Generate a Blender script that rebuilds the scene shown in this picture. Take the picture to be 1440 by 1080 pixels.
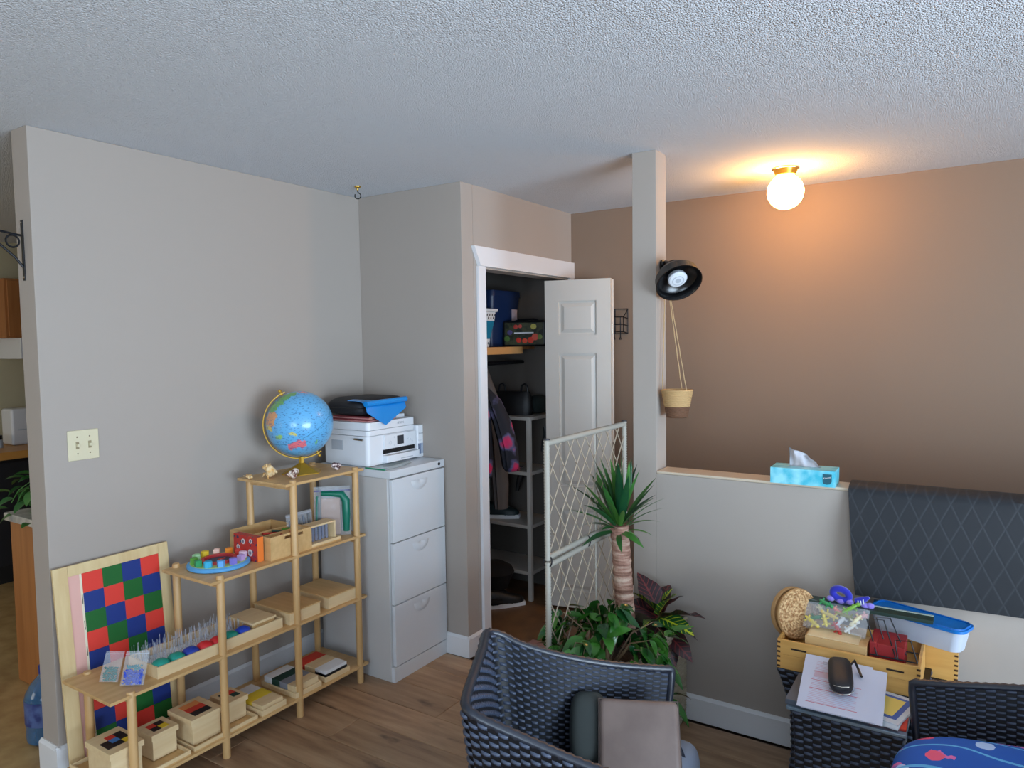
import bpy, bmesh, math, random
from mathutils import Vector, Matrix, Euler
random.seed(7)
S = bpy.context.scene
COL = S.collection
for o in list(bpy.data.objects): bpy.data.objects.remove(o)
R = math.radians
def lin(c):
    c = c/255.0
    return c/12.92 if c <= .04045 else ((c+.055)/1.055)**2.4
def rgb(r, g, b): return (lin(r), lin(g), lin(b), 1)

# ------------------------------------------------------------------ camera
cam_d = bpy.data.cameras.new('camera'); cam = bpy.data.objects.new('camera', cam_d); COL.objects.link(cam)
YAW, PITCH, ROLL, FPX = 0.5763, -0.0585, -0.0143, 1009.97
fw = Vector((-math.sin(YAW)*math.cos(PITCH), math.cos(YAW)*math.cos(PITCH), math.sin(PITCH)))
rt0 = Vector((math.cos(YAW), math.sin(YAW), 0)); up0 = rt0.cross(fw)
rt = rt0*math.cos(ROLL)+up0*math.sin(ROLL); up = rt.cross(fw)
M = Matrix((( rt.x, up.x, -fw.x, 2.897), (rt.y, up.y, -fw.y, -1.2665), (rt.z, up.z, -fw.z, 1.6331), (0, 0, 0, 1)))
cam.matrix_world = M
cam_d.sensor_width = 36; cam_d.lens = FPX/1440*36; cam_d.clip_start = .05
S.camera = cam

# ------------------------------------------------------------------ world, window light, exposure
w = bpy.data.worlds.new('world'); S.world = w; w.use_nodes = True
w.node_tree.nodes['Background'].inputs[0].default_value = (.75, .87, 1, 1)
w.node_tree.nodes['Background'].inputs[1].default_value = 1.0
def area(name, loc, rot, sx, sy, power, col):
    d = bpy.data.lights.new(name, 'AREA'); d.shape = 'RECTANGLE'; d.size = sx; d.size_y = sy; d.energy = power; d.color = col
    o = bpy.data.objects.new(name, d); COL.objects.link(o); o.location = loc; o.rotation_euler = rot; return o
DAY = (.65, .82, 1.0)
WIN_R = area('window_daylight', (6.12, -1.1, 1.0), (R(112), 0, R(90)), 3.2, 1.8, 440, DAY)
WIN_B = area('window_daylight', (3.5, -4.45, 1.45), (R(102), 0, 0), 2.6, 1.4, 125, DAY)
WIN_K = area('window_daylight', (-2.0, -4.45, 1.5), (R(100), 0, 0), 1.6, 1.3, 34, (1.0, .93, .78))
S.view_settings.view_transform = 'Standard'; S.view_settings.look = 'None'
S.view_settings.gamma = 1; S.view_settings.use_curve_mapping = False
S.view_settings.exposure = -0.38

# ------------------------------------------------------------------ materials
def mat(name, col, rough=.55, metal=0, spec=.5, bump=None, var=None, grain=None, trans=0, alpha=1, emit=None, coat=0, sheen=0):
    """bump=(scale,strength,dist); var=(scale,col2,lo,hi); grain=(axis,col2,scale)"""
    m = bpy.data.materials.new(name); m.use_nodes = True; nt = m.node_tree; b = nt.nodes['Principled BSDF']
    N = nt.nodes.new; L = nt.links.new
    c = rgb(*col)
    b.inputs['Base Color'].default_value = c; b.inputs['Roughness'].default_value = rough
    b.inputs['Metallic'].default_value = metal; b.inputs['Specular IOR Level'].default_value = spec
    b.inputs['Transmission Weight'].default_value = trans; b.inputs['Alpha'].default_value = alpha
    b.inputs['Coat Weight'].default_value = coat; b.inputs['Sheen Weight'].default_value = sheen
    tc = N('ShaderNodeTexCoord')
    if emit: b.inputs['Emission Color'].default_value = rgb(*emit[0]); b.inputs['Emission Strength'].default_value = emit[1]
    if grain:
        ax, c2, sc = grain
        mp = N('ShaderNodeMapping'); L(tc.outputs['Object'], mp.inputs[0])
        s = [sc*12]*3; s['xyz'.index(ax)] = sc; mp.inputs['Scale'].default_value = s
        n = N('ShaderNodeTexNoise'); n.inputs['Scale'].default_value = 1; n.inputs['Detail'].default_value = 4; L(mp.outputs[0], n.inputs['Vector'])
        r = N('ShaderNodeValToRGB'); r.color_ramp.elements[0].position = .35; r.color_ramp.elements[1].position = .68
        r.color_ramp.elements[0].color = rgb(*c2); r.color_ramp.elements[1].color = c
        oi = N('ShaderNodeObjectInfo'); L(n.outputs[0], r.inputs[0]); L(r.outputs[0], b.inputs['Base Color'])
    if var:
        sc, c2, lo, hi = var
        n = N('ShaderNodeTexNoise'); n.inputs['Scale'].default_value = sc; n.inputs['Detail'].default_value = 5; L(tc.outputs['Object'], n.inputs['Vector'])
        r = N('ShaderNodeValToRGB'); r.color_ramp.elements[0].position = lo; r.color_ramp.elements[1].position = hi
        r.color_ramp.elements[0].color = rgb(*c2); r.color_ramp.elements[1].color = c
        L(n.outputs[0], r.inputs[0]); L(r.outputs[0], b.inputs['Base Color'])
    if bump:
        sc, st, ds = bump
        n = N('ShaderNodeTexNoise'); n.inputs['Scale'].default_value = sc; n.inputs['Detail'].default_value = 3; L(tc.outputs['Object'], n.inputs['Vector'])
        bp = N('ShaderNodeBump'); bp.inputs['Strength'].default_value = st; bp.inputs['Distance'].default_value = ds
        L(n.outputs[0], bp.inputs['Height']); L(bp.outputs[0], b.inputs['Normal'])
    return m
WALLC = (170, 160, 151)
M_wall = mat('wall_paint', WALLC, .75, spec=.3, bump=(180, .08, .002))
M_wallb = mat('hall_wall_paint', (140, 119, 102), .75, spec=.3, bump=(180, .08, .002))
M_trim = mat('white_trim_paint', (226, 226, 228), .4)
M_doorp = mat('door_paint', (205, 200, 192), .45)
M_ash = mat('light_bamboo', (214, 176, 122), .42, grain=('y', (200, 158, 104), 3))
M_ashz = mat('light_bamboo_post', (212, 172, 118), .42, grain=('z', (196, 154, 100), 3))
M_birch = mat('birch_wood', (232, 208, 164), .5, grain=('y', (222, 194, 148), 3))
M_birchx = mat('birch_wood_panel', (218, 180, 124), .5, grain=('x', (204, 164, 108), 3))
M_pine = mat('pine_frame', (224, 200, 152), .5, grain=('z', (212, 184, 134), 3))
M_oakk = mat('orange_oak', (178, 116, 64), .45, grain=('z', (158, 98, 50), 2))
M_box = mat('maple_box', (222, 172, 98), .45, grain=('x', (205, 152, 80), 3))
M_wmet = mat('white_metal', (216, 220, 224), .35)
M_wmet2 = mat('grey_white_metal', (200, 198, 196), .42)
M_print = mat('printer_plastic', (232, 234, 238), .38)
M_pgrey = mat('light_grey_plastic', (186, 192, 200), .4)
M_black = mat('black_plastic', (18, 19, 22), .4)
M_dark = mat('dark_metal', (30, 30, 34), .4, metal=.5)
M_brass = mat('brass', (196, 158, 70), .3, metal=.9)
M_gold = mat('gold_painted_metal', (190, 148, 48), .38, metal=.5)
M_chrome = mat('chrome', (190, 180, 165), .15, metal=1)
M_cord = mat('jute_cord', (186, 156, 116), .8)
def plain(name, *c, r=.5): return mat(name, c, r)
M_red = plain('red_print', 226, 62, 50); M_green = plain('green_print', 22, 100, 40); M_blue = plain('blue_print', 24, 52, 128)
M_pink = plain('pink_felt', 226, 176, 164, r=.8); M_cream = plain('cream_strip', 232, 222, 196)
M_white = plain('white_paint', 226, 228, 230); M_yellow = plain('yellow_paint', 240, 208, 30)
def clearmat(name, col, a, rough=.12):
    m = mat(name, col, rough, spec=.8); m.node_tree.nodes['Principled BSDF'].inputs['Alpha'].default_value = a; return m
M_bag = clearmat('clear_plastic_film', (225, 232, 240), .2)

# ------------------------------------------------------------------ mesh helpers
BEV = set()
def link(bm, name, m, parent=None, smooth=True, ang=35):
    bm.normal_update(); bev_used = bm in BEV; BEV.discard(bm)
    me = bpy.data.meshes.new(name)
    if smooth:
        for f in bm.faces: f.smooth = True
        for e in bm.edges:
            if len(e.link_faces) == 2 and e.calc_face_angle(0) > R(ang): e.smooth = False
    bm.to_mesh(me); bm.free()
    for x in (m if isinstance(m, (list, tuple)) else [m]): me.materials.append(x)
    o = bpy.data.objects.new(name, me); COL.objects.link(o)
    if parent: o.parent = parent
    if smooth and bev_used and 6 < len(me.polygons) < 6000:
        ar = [p.area for p in me.polygons]
        if max(ar) > 25*(sum(ar)/len(ar)) or max(ar) > 40*min(ar):
            wn = o.modifiers.new('weighted_normals', 'WEIGHTED_NORMAL'); wn.keep_sharp = True
    return o
def tag(o, label, cat, group=None, kind=None):
    if label: o['label'] = label
    if cat: o['category'] = cat
    if group: o['group'] = group
    if kind: o['kind'] = kind
    return o
def thing(name, label, cat, loc=(0, 0, 0), rotz=0, group=None):
    o = bpy.data.objects.new(name, None); COL.objects.link(o); o.empty_display_size = .05
    o.location = loc; o.rotation_euler = (0, 0, rotz); return tag(o, label, cat, group)
def struct(bm, name, m, parent=None, label=None):
    o = link(bm, name, m, parent)
    if not parent: o['kind'] = 'structure'
    if label: o['label'] = label
    return o
def new(): return bmesh.new()
def add(bm, verts, mtx=None, mi=0):
    pass
def box(bm, a, b, bev=0, mtx=None, mi=0, seg=2):
    t = bmesh.new(); bmesh.ops.create_cube(t, size=1)
    c = [(a[i]+b[i])/2 for i in range(3)]; s = [abs(b[i]-a[i]) for i in range(3)]
    for v in t.verts: v.co = Vector((c[0]+v.co.x*s[0], c[1]+v.co.y*s[1], c[2]+v.co.z*s[2]))
    if bev: BEV.add(bm)
    if bev: bmesh.ops.bevel(t, geom=list(t.edges), offset=min(bev, min(s)*.49), segments=seg, profile=.5, affect='EDGES')
    return merge(bm, t, mtx, mi)
def merge(bm, t, mtx=None, mi=0):
    if mtx is not None: bmesh.ops.transform(t, matrix=mtx, verts=t.verts)
    if mi:
        for f in t.faces: f.material_index = mi
    vm = [bm.verts.new(v.co) for v in t.verts]; t.verts.index_update()
    for f in t.faces:
        try: nf = bm.faces.new([vm[v.index] for v in f.verts]); nf.material_index = f.material_index
        except ValueError: pass
    t.free(); return bm
def lathe(bm, prof, n=24, mtx=None, mi=0):
    t = bmesh.new(); rings = []
    for r, z in prof:
        rings.append([t.verts.new((r*math.cos(2*math.pi*i/n), r*math.sin(2*math.pi*i/n), z)) for i in range(n)] if r > 1e-6 else [t.verts.new((0, 0, z))])
    for p, q in zip(rings, rings[1:]):
        for i in range(n):
            j = (i+1) % n
            if len(p) == 1 and len(q) == 1: continue
            if len(p) == 1: t.faces.new((p[0], q[i], q[j]))
            elif len(q) == 1: t.faces.new((p[i], p[j], q[0]))
            else: t.faces.new((p[i], p[j], q[j], q[i]))
    bmesh.ops.recalc_face_normals(t, faces=t.faces)
    return merge(bm, t, mtx, mi)
def tube(bm, pts, r, n=8, closed=False, mi=0, cap=True):
    pts = [Vector(p) for p in pts]; t = bmesh.new(); rings = []; m = len(pts)
    prev = None
    for k, p in enumerate(pts):
        if closed: d = pts[(k+1) % m]-pts[k-1]
        else: d = pts[min(k+1, m-1)]-pts[max(k-1, 0)]
        d.normalize()
        if prev is None:
            a = Vector((0, 0, 1)) if abs(d.z) < .9 else Vector((1, 0, 0))
            u = d.cross(a).normalized()
        else:
            u = (prev-d*prev.dot(d)).normalized()
        prev = u; v = d.cross(u)
        rr = r[k] if isinstance(r, (list, tuple)) else r
        rings.append([t.verts.new(p+u*math.cos(2*math.pi*i/n)*rr+v*math.sin(2*math.pi*i/n)*rr) for i in range(n)])
    prs = list(zip(rings, rings[1:]))
    if closed: prs.append((rings[-1], rings[0]))
    for a, b in prs:
        for i in range(n):
            j = (i+1) % n; t.faces.new((a[i], a[j], b[j], b[i]))
    if not closed and cap: t.faces.new(rings[0][::-1]); t.faces.new(rings[-1])
    bmesh.ops.recalc_face_normals(t, faces=t.faces)
    return merge(bm, t, None, mi)
def prism(bm, poly, plane, lo, hi, mi=0, mtx=None):
    """poly of 2D points in plane 'xy','xz','yz', extruded lo..hi along the third axis"""
    ax = {'xy': (0, 1, 2), 'xz': (0, 2, 1), 'yz': (1, 2, 0)}[plane]; t = bmesh.new(); rr = []
    for h in (lo, hi):
        row = []
        for p in poly:
            c = [0, 0, 0]; c[ax[0]], c[ax[1]], c[ax[2]] = p[0], p[1], h; row.append(t.verts.new(c))
        rr.append(row)
    n = len(poly); t.faces.new(rr[0]); t.faces.new(rr[1][::-1])
    for i in range(n): t.faces.new((rr[0][i], rr[1][i], rr[1][(i+1) % n], rr[0][(i+1) % n]))
    bmesh.ops.recalc_face_normals(t, faces=t.faces)
    return merge(bm, t, mtx, mi)
def sellips(bm, c, rad, e1=1, e2=1, nu=24, nv=14, mtx=None, mi=0):
    def f(v, e): return math.copysign(abs(v)**e, v)
    t = bmesh.new(); rows = []
    for j in range(nv+1):
        a = -math.pi/2+math.pi*j/nv; row = []
        for i in range(nu):
            b = 2*math.pi*i/nu
            row.append((c[0]+rad[0]*f(math.cos(a), e1)*f(math.cos(b), e2), c[1]+rad[1]*f(math.cos(a), e1)*f(math.sin(b), e2), c[2]+rad[2]*f(math.sin(a), e1)))
        rows.append([t.verts.new(row[0])] if j in (0, nv) else [t.verts.new(q) for q in row])
    for p, q in zip(rows, rows[1:]):
        for i in range(nu):
            k = (i+1) % nu
            if len(p) == 1: t.faces.new((p[0], q[k], q[i]))
            elif len(q) == 1: t.faces.new((p[i], p[k], q[0]))
            else: t.faces.new((p[i], p[k], q[k], q[i]))
    bmesh.ops.recalc_face_normals(t, faces=t.faces)
    return merge(bm, t, mtx, mi)
def frame_mtx(o, x, y, z):
    return Matrix(((x[0], y[0], z[0], o[0]), (x[1], y[1], z[1], o[1]), (x[2], y[2], z[2], o[2]), (0, 0, 0, 1)))
def text(name, s, size, m, mtx, parent=None, ext=.0003, align='CENTER'):
    cu = bpy.data.curves.new(name, 'FONT'); cu.body = s; cu.size = size; cu.extrude = ext; cu.align_x = align; cu.align_y = 'CENTER'
    t = bpy.data.objects.new('tmp_text', cu); COL.objects.link(t)
    dg = bpy.context.evaluated_depsgraph_get(); me = bpy.data.meshes.new_from_object(t.evaluated_get(dg))
    bpy.data.objects.remove(t); me.name = name; me.materials.clear(); me.materials.append(m); me.transform(mtx)
    o = bpy.data.objects.new(name, me); COL.objects.link(o)
    if parent: o.parent = parent
    return o
def copyof(o, parent=None, **kw):
    c = o.copy(); COL.objects.link(c)
    if parent: c.parent = parent
    for ch in list(o.children): copyof(ch, c)
    for k, v in kw.items(): setattr(c, k, v)
    return c

# ================================================================== SETTING
H = 2.44
X1, Y1, Y2 = .7062, 1.6566, 2.8203     # closet bump width, its front wall, back wall
XR, YB, XK = 6.3, -4.6, -3.3
# ceiling with sprayed texture
m = mat('sprayed_ceiling', (238, 241, 246), .9, spec=.1)
nt = m.node_tree; b = nt.nodes['Principled BSDF']; tc = nt.nodes.new('ShaderNodeTexCoord')
n1 = nt.nodes.new('ShaderNodeTexNoise'); n1.inputs['Scale'].default_value = 150; n1.inputs['Detail'].default_value = 4; n1.inputs['Roughness'].default_value = .65
n2 = nt.nodes.new('ShaderNodeTexVoronoi'); n2.inputs['Scale'].default_value = 190
mx = nt.nodes.new('ShaderNodeMath'); mx.operation = 'SUBTRACT'
nt.links.new(tc.outputs['Object'], n1.inputs['Vector']); nt.links.new(tc.outputs['Object'], n2.inputs['Vector'])
nt.links.new(n1.outputs[0], mx.inputs[0]); nt.links.new(n2.outputs[0], mx.inputs[1])
bp = nt.nodes.new('ShaderNodeBump'); bp.inputs['Strength'].default_value = 1.0; bp.inputs['Distance'].default_value = .0075
nt.links.new(mx.outputs[0], bp.inputs['Height']); nt.links.new(bp.outputs[0], b.inputs['Normal'])
M_ceil = m
bm = new(); box(bm, (XK-.1, YB-.1, H), (XR+.1, Y2+.12, H+.1)); struct(bm, 'ceiling', M_ceil)
# floors
M_sub = plain('underlay', 70, 52, 38)
bm = new(); box(bm, (-.06, YB, -.1), (XR, Y1+.02, -.012)); floor = struct(bm, 'floor', M_sub)
m = mat('oak_plank', (176, 134, 96), .42, bump=(60, .1, .001)); nt = m.node_tree; b = nt.nodes['Principled BSDF']; N = nt.nodes.new; L = nt.links.new
tc = N('ShaderNodeTexCoord'); oi = N('ShaderNodeObjectInfo'); va = N('ShaderNodeVectorMath'); va.operation = 'MULTIPLY_ADD'
L(oi.outputs['Random'], va.inputs[0]); va.inputs[1].default_value = (37, 19, 5); L(tc.outputs['Object'], va.inputs[2])
mp = N('ShaderNodeMapping'); mp.inputs['Scale'].default_value = (1.6, 14, 1); L(va.outputs[0], mp.inputs[0])
n = N('ShaderNodeTexNoise'); n.inputs['Scale'].default_value = 1.4; n.inputs['Detail'].default_value = 6; n.inputs['Roughness'].default_value = .6; L(mp.outputs[0], n.inputs['Vector'])
cr = N('ShaderNodeValToRGB'); e = cr.color_ramp.elements; e[0].position = .3; e[0].color = rgb(136, 104, 78); e[1].position = .72; e[1].color = rgb(190, 158, 124); L(n.outputs[0], cr.inputs[0])
e2 = cr.color_ramp.elements.new(.5); e2.color = rgb(168, 134, 102)
mpk = N('ShaderNodeMapping'); mpk.inputs['Scale'].default_value = (4, 11, 1); L(va.outputs[0], mpk.inputs[0])
nk = N('ShaderNodeTexNoise'); nk.inputs['Scale'].default_value = 1.1; nk.inputs['Detail'].default_value = 3; L(mpk.outputs[0], nk.inputs['Vector'])
ck = N('ShaderNodeValToRGB'); ck.color_ramp.elements[0].position = .24; ck.color_ramp.elements[0].color = rgb(78, 50, 36); ck.color_ramp.elements[1].position = .36; ck.color_ramp.elements[1].color = (1, 1, 1, 1); L(nk.outputs[0], ck.inputs[0])
mm = N('ShaderNodeMixRGB'); mm.blend_type = 'MULTIPLY'; mm.inputs[0].default_value = .75; L(cr.outputs[0], mm.inputs[1]); L(ck.outputs[0], mm.inputs[2])
hv = N('ShaderNodeHueSaturation'); L(mm.outputs[0], hv.inputs['Color']); mr = N('ShaderNodeMapRange'); mr.inputs[3].default_value = .82; mr.inputs[4].default_value = 1.1
L(oi.outputs['Random'], mr.inputs[0]); L(mr.outputs[0], hv.inputs['Value']); L(hv.outputs[0], b.inputs['Base Color'])
M_plank = m
PW, PL = .181, 1.22
bm = new(); box(bm, (0, 0, -.012), (PL-.0025, PW-.0025, 0), bev=.0018, seg=1)
p0 = link(bm, 'plank', M_plank, floor); first = True
y = Y1-.015-PW; row = 0
while y > YB-PW:
    x = -PL+(row*.47 % PL)
    while x < XR:
        xa, xb = max(x, .001), min(x+PL, XR-.01)
        if xb-xa > .004:
            if abs(xb-xa-PL) < 1e-6 and y > YB:
                o = p0 if first else p0.copy()
                if not first: COL.objects.link(o)
                first = False; o.location = (x, y, 0)
            else:
                bm = new(); box(bm, (0, 0, -.012), (xb-xa-.0025, PW-.0025-max(0, YB-y), 0), bev=.0018, seg=1)
                o = link(bm, 'plank', M_plank, floor); o.location = (xa, max(y, YB), 0)
        x += PL
    y -= PW; row += 1
M_lino = mat('kitchen_vinyl', (196, 164, 112), .4, var=(9, (168, 132, 84), .35, .65))
bm = new(); box(bm, (XK, YB, -.1), (-.062, Y2, -.002)); struct(bm, 'floor', M_lino)
M_hall = mat('brown_vinyl', (120, 88, 58), .5, var=(7, (98, 70, 44), .35, .65))
bm = new(); box(bm, (-.06, Y1+.021, -.1), (XR, Y2, -.002)); struct(bm, 'floor', M_hall)
# walls
bm = new(); box(bm, (-.122, 0, -.05), (0, Y2, H), bev=.004); struct(bm, 'wall_left', M_wall)
bm = new(); box(bm, (0, Y1, 0), (X1, Y1+.1, H), bev=.003); struct(bm, 'wall_closet_front', M_wall)
bm = new(); box(bm, (X1-.1, Y1+.1, 0), (X1, 1.845, H)); box(bm, (X1-.1, 2.78, 0), (X1, Y2, H)); box(bm, (X1-.1, 1.845, 2.02), (X1, 2.78, H)); struct(bm, 'wall_closet_side', M_wall)
bm = new(); box(bm, (-.122, Y2, -.05), (XR+.1, Y2+.12, H)); box(bm, (XK-.1, Y2, -.05), (-.122, Y2+.12, H)); struct(bm, 'wall_back', M_wallb)
YH, TH, HH = 1.671, .1173, 1.052
bm = new(); box(bm, (1.6227, YH, 0), (1.7319, YH+TH, H), bev=.003); struct(bm, 'wall_column', M_wall)
bm = new(); box(bm, (1.7319, YH, 0), (XR, YH+TH, HH)); struct(bm, 'wall_half', M_wall)
M_cap = mat('cap_paint', (206, 190, 168), .3, coat=.3)
bm = new(); box(bm, (1.7325, YH-.001, HH), (XR, YH+TH+.004, HH+.0125), bev=.004); struct(bm, 'trim_1', M_cap, label='painted cap board on top of the low wall')
WY0, WY1, WZ0, WZ1 = -2.7, .5, .08, 2.05
bm = new()
for a, c in (((XR, YB, 0), (XR+.1, WY0, H)), ((XR, WY1, 0), (XR+.1, Y2, H)), ((XR, WY0, 0), (XR+.1, WY1, WZ0)), ((XR, WY0, WZ1), (XR+.1, WY1, H))): box(bm, a, c)
struct(bm, 'wall_right', M_wall)
bm = new(); UX0, UX1, UZ0, UZ1 = 2.2, 4.8, .75, 2.2
for a, c in (((XK-.1, YB-.1, 0), (UX0, YB, H)), ((UX1, YB-.1, 0), (XR+.1, YB, H)), ((UX0, YB-.1, 0), (UX1, YB, UZ0)), ((UX0, YB-.1, UZ1), (UX1, YB, H))): box(bm, a, c)
struct(bm, 'wall_rear', M_wall)
M_kw = mat('kitchen_paint', (196, 184, 150), .75)
bm = new(); box(bm, (XK-.1, YB, 0), (XK, Y2, H)); struct(bm, 'wall_kitchen', M_kw)
M_glass = clearmat('window_glass', (235, 245, 250), .08, .02)
win = tag(bpy.data.objects.new('window_1', None), 'white framed living room window', None); COL.objects.link(win); win['kind'] = 'structure'
bm = new()
for a, c in (((XR-.01, WY0-.06, WZ0-.06), (XR+.08, WY0, WZ1+.06)), ((XR-.01, WY1, WZ0-.06), (XR+.08, WY1+.06, WZ1+.06)), ((XR-.01, WY0, WZ0-.06), (XR+.08, WY1, WZ0)), ((XR-.01, WY0, WZ1), (XR+.08, WY1, WZ1+.06)), ((XR+.02, -1.12, WZ0), (XR+.06, -1.08, WZ1))): box(bm, a, c, bev=.004)
link(bm, 'window_frame', M_trim, win)
bm = new(); box(bm, (XR+.035, WY0, WZ0), (XR+.041, WY1, WZ1)); link(bm, 'pane', M_glass, win)

win2 = bpy.data.objects.new('window_2', None); COL.objects.link(win2); win2['kind'] = 'structure'
bm = new()
for a, c in (((UX0-.06, YB-.08, UZ0-.06), (UX0, YB+.01, UZ1+.06)), ((UX1, YB-.08, UZ0-.06), (UX1+.06, YB+.01, UZ1+.06)), ((UX0, YB-.08, UZ0-.06), (UX1, YB+.01, UZ0)), ((UX0, YB-.08, UZ1), (UX1, YB+.01, UZ1+.06)), ((3.48, YB-.06, UZ0), (3.52, YB-.02, UZ1))): box(bm, a, c, bev=.004)
link(bm, 'window_frame', M_trim, win2)
bm = new(); box(bm, (UX0, YB-.041, UZ0), (UX1, YB-.035, UZ1)); link(bm, 'pane', M_glass, win2)
# baseboards
def bboard(name, a, b_, axis, lo, hi, h=.1101, t=.014):
    """board against plane; axis 'x+' faces +x at x=a ; 'y-' faces -y at y=a"""
    bm = new(); pf = [(0, 0), (t, 0), (t, h-.012), (t*.55, h-.004), (t*.3, h), (0, h)]
    if axis == 'x+': prism(bm, [(a+p[0], p[1]) for p in pf], 'xz', lo, hi)
    if axis == 'y-': prism(bm, [(a-p[0], p[1]) for p in pf], 'yz', lo, hi)
    return struct(bm, name, M_trim)
HB = .125
bboard('baseboard_left', 0, 0, 'x+', -.0135, Y1, HB)
bboard('baseboard_left_end', 0, 0, 'y-', -.128, .0135, HB)
bboard('baseboard_closet_front', Y1, 0, 'y-', 0.014, X1+.0135, .108)
bboard('baseboard_closet_side', X1, 0, 'x+', Y1-.0135, 1.775, .108)
bboard('baseboard_half', YH, 0, 'y-', 1.7319, XR, .1095)
bboard('baseboard_back', Y2, 0, 'y-', X1, XR, .108)
M_inner = mat('closet_inner_shade', (104, 98, 92), .8)  # added lining panels; the closet's shade is put into their dark colour
bm = new(); box(bm, (.0, Y1+.1, 0), (.004, Y2, H)); box(bm, (0.004, Y2-.004, 0), (X1-.1, Y2, H)); box(bm, (.004, Y1+.1, 0), (X1-.1, Y1+.104, H)); struct(bm, 'wall_closet_shade_lining', M_inner)
# closet casing
bm = new(); prism(bm, [(1.737, 2.129), (2.8195, 2.129), (2.8195, 2.03), (1.792, 2.03)], 'yz', X1, X1+.022); struct(bm, 'trim_2', M_trim, label='white head casing with angled end above the closet')
bm = new(); box(bm, (X1, 1.778, 0), (X1+.018, 1.842, 2.03), bev=.003); box(bm, (X1-.1, 1.842, 0), (X1+.005, 1.85, 2.02))
box(bm, (X1, 2.772, 0), (X1+.018, 2.8195, 2.03), bev=.003); struct(bm, 'trim_3', M_trim, label='white side casings of the closet opening')
# bifold closet door: two hinged leaves, folded open
door = bpy.data.objects.new('door_1', None); COL.objects.link(door); door['kind'] = 'structure'; door['label'] = 'folded open white panelled closet door'
def leaf(p, q, flip):
    d = Vector((q[0]-p[0], q[1]-p[1], 0)); Lw = d.length; d.normalize(); nrm = Vector((d.y, -d.x, 0))  # towards -y side
    mt = frame_mtx((p[0], p[1], 0), d, (0, 0, 1), nrm)        # local x along, y up, z out
    bm = new(); T = .032; Z0, Z1 = .015, 1.995
    st = .085; pan = [(.12, .62), (.76, 1.56), (1.67, 1.87)]
    def bx(a, b_, bv=0): box(bm, a, b_, bev=bv, mtx=mt)
    bx((0, Z0, -T), (st, Z1, 0)); bx((Lw-st, Z0, -T), (Lw, Z1, 0))
    ys = [Z0]+[v for pr in pan for v in pr]+[Z1]
    for i in range(0, len(ys), 2): bx((st, ys[i], -T), (Lw-st, ys[i+1], 0))
    for (a, c) in pan:
        bx((st, a, -T+.008), (Lw-st, c, -.012))
        # raised bevelled field
        for sgn, zb in ((1, -.012), (-1, -T+.008)):
            t = bmesh.new(); i1, i2 = .012, .034
            o_ = [(st+i1, a+i1), (Lw-st-i1, a+i1), (Lw-st-i1, c-i1), (st+i1, c-i1)]; i_ = [(st+i2, a+i2), (Lw-st-i2, a+i2), (Lw-st-i2, c-i2), (st+i2, c-i2)]
            zt = -.002 if sgn > 0 else -T+.002
            vo = [t.verts.new((x, y, zb)) for x, y in o_]; vi = [t.verts.new((x, y, zt)) for x, y in i_]
            t.faces.new(vi)
            for k in range(4): t.faces.new((vo[k], vo[(k+1) % 4], vi[(k+1) % 4], vi[k]))
            bmesh.ops.recalc_face_normals(t, faces=t.faces); merge(bm, t, mt)
    return link(bm, 'door_leaf', M_doorp, door, smooth=False)
leaf((.705, 2.48), (1.098, 2.565), 0)
leaf((.735, 2.745), (1.066, 2.622), 0)
bm = new()
for z in (.3, 1.0, 1.7): tube(bm, [(1.088, 2.604, z-.03), (1.088, 2.604, z+.03)], .006)
link(bm, 'hinge', M_chrome, door)

# ================================================================== BAMBOO SHELVES AND WHAT STANDS ON THEM
SX0, SX1 = .128, .4225
QY = [.0552, .4226, .7916, 1.1606]; QT = [.428, .738, 1.05, 1.05]
LZ = [.090, .420, .722, 1.040]
sh = thing('shelving_unit', 'stepped light bamboo shelving unit with round posts along the grey wall', 'shelves', (0, 0, 0))
for y, zt in zip(QY, QT):
    for x in (SX1, SX0):
        bm = new(); lathe(bm, [(0, 0), (.014, 0), (.0155, .004), (.0155, zt-.006), (.0125, zt), (0, zt)], 16, Matrix.Translation((x, y, 0))); link(bm, 'post', M_ashz, sh)
    for lz in LZ:
        if lz < zt:
            bm = new(); box(bm, (SX0, y-.007, lz-.034), (SX1, y+.007, lz-.012)); link(bm, 'crossbar', M_ash, sh)
for lz, y0, y1 in ((LZ[0], -.025, 1.205), (LZ[1], -.025, 1.205), (LZ[2], .372, 1.205), (LZ[3], .742, 1.205)):
    bm = new(); box(bm, (.108, y0, lz-.012), (.437, y1, lz), bev=.002); link(bm, 'shelf_board', M_ash, sh)

def boxset(name, lab, cat, x0, x1, y0, y1, z, h, m=None, group=None): pass
# peg board with tiles leaning on the wall
BX0, BX1, BH = .034, .105, .812
ln = math.sqrt((BX1-BX0)**2+BH**2); upv = Vector((BX0-BX1, 0, BH)).normalized(); nv = Vector((upv.z, 0, -upv.x))
bt = frame_mtx((BX1, 0, 0), (0, 1, 0), upv, nv)       # local x = +Y, y = up board, z = out of board
tb = thing('tile_board', 'tall pale framed board of red, green and blue squares leaning on the wall', 'board')
bm = new(); T = .012; BW = .445
for a, c in (((-.006, 0, -T), (.046, ln, 0)), ((BW-.042, 0, -T), (BW, ln, 0)), ((.046, ln-.04, -T), (BW-.042, ln, 0)), ((.046, 0, -T), (BW-.042, .085, 0))): box(bm, a, c, bev=.0015, mtx=bt)
link(bm, 'frame', M_pine, tb)
bm = new(); box(bm, (.046, .085, -T), (.088, ln-.04, -.005), mtx=bt); link(bm, 'felt_strip', M_pink, tb)
bm = new(); box(bm, (.088, .085, -T), (.096, ln-.04, -.004), mtx=bt); link(bm, 'label_strip', M_cream, tb)
bm = new()
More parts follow.
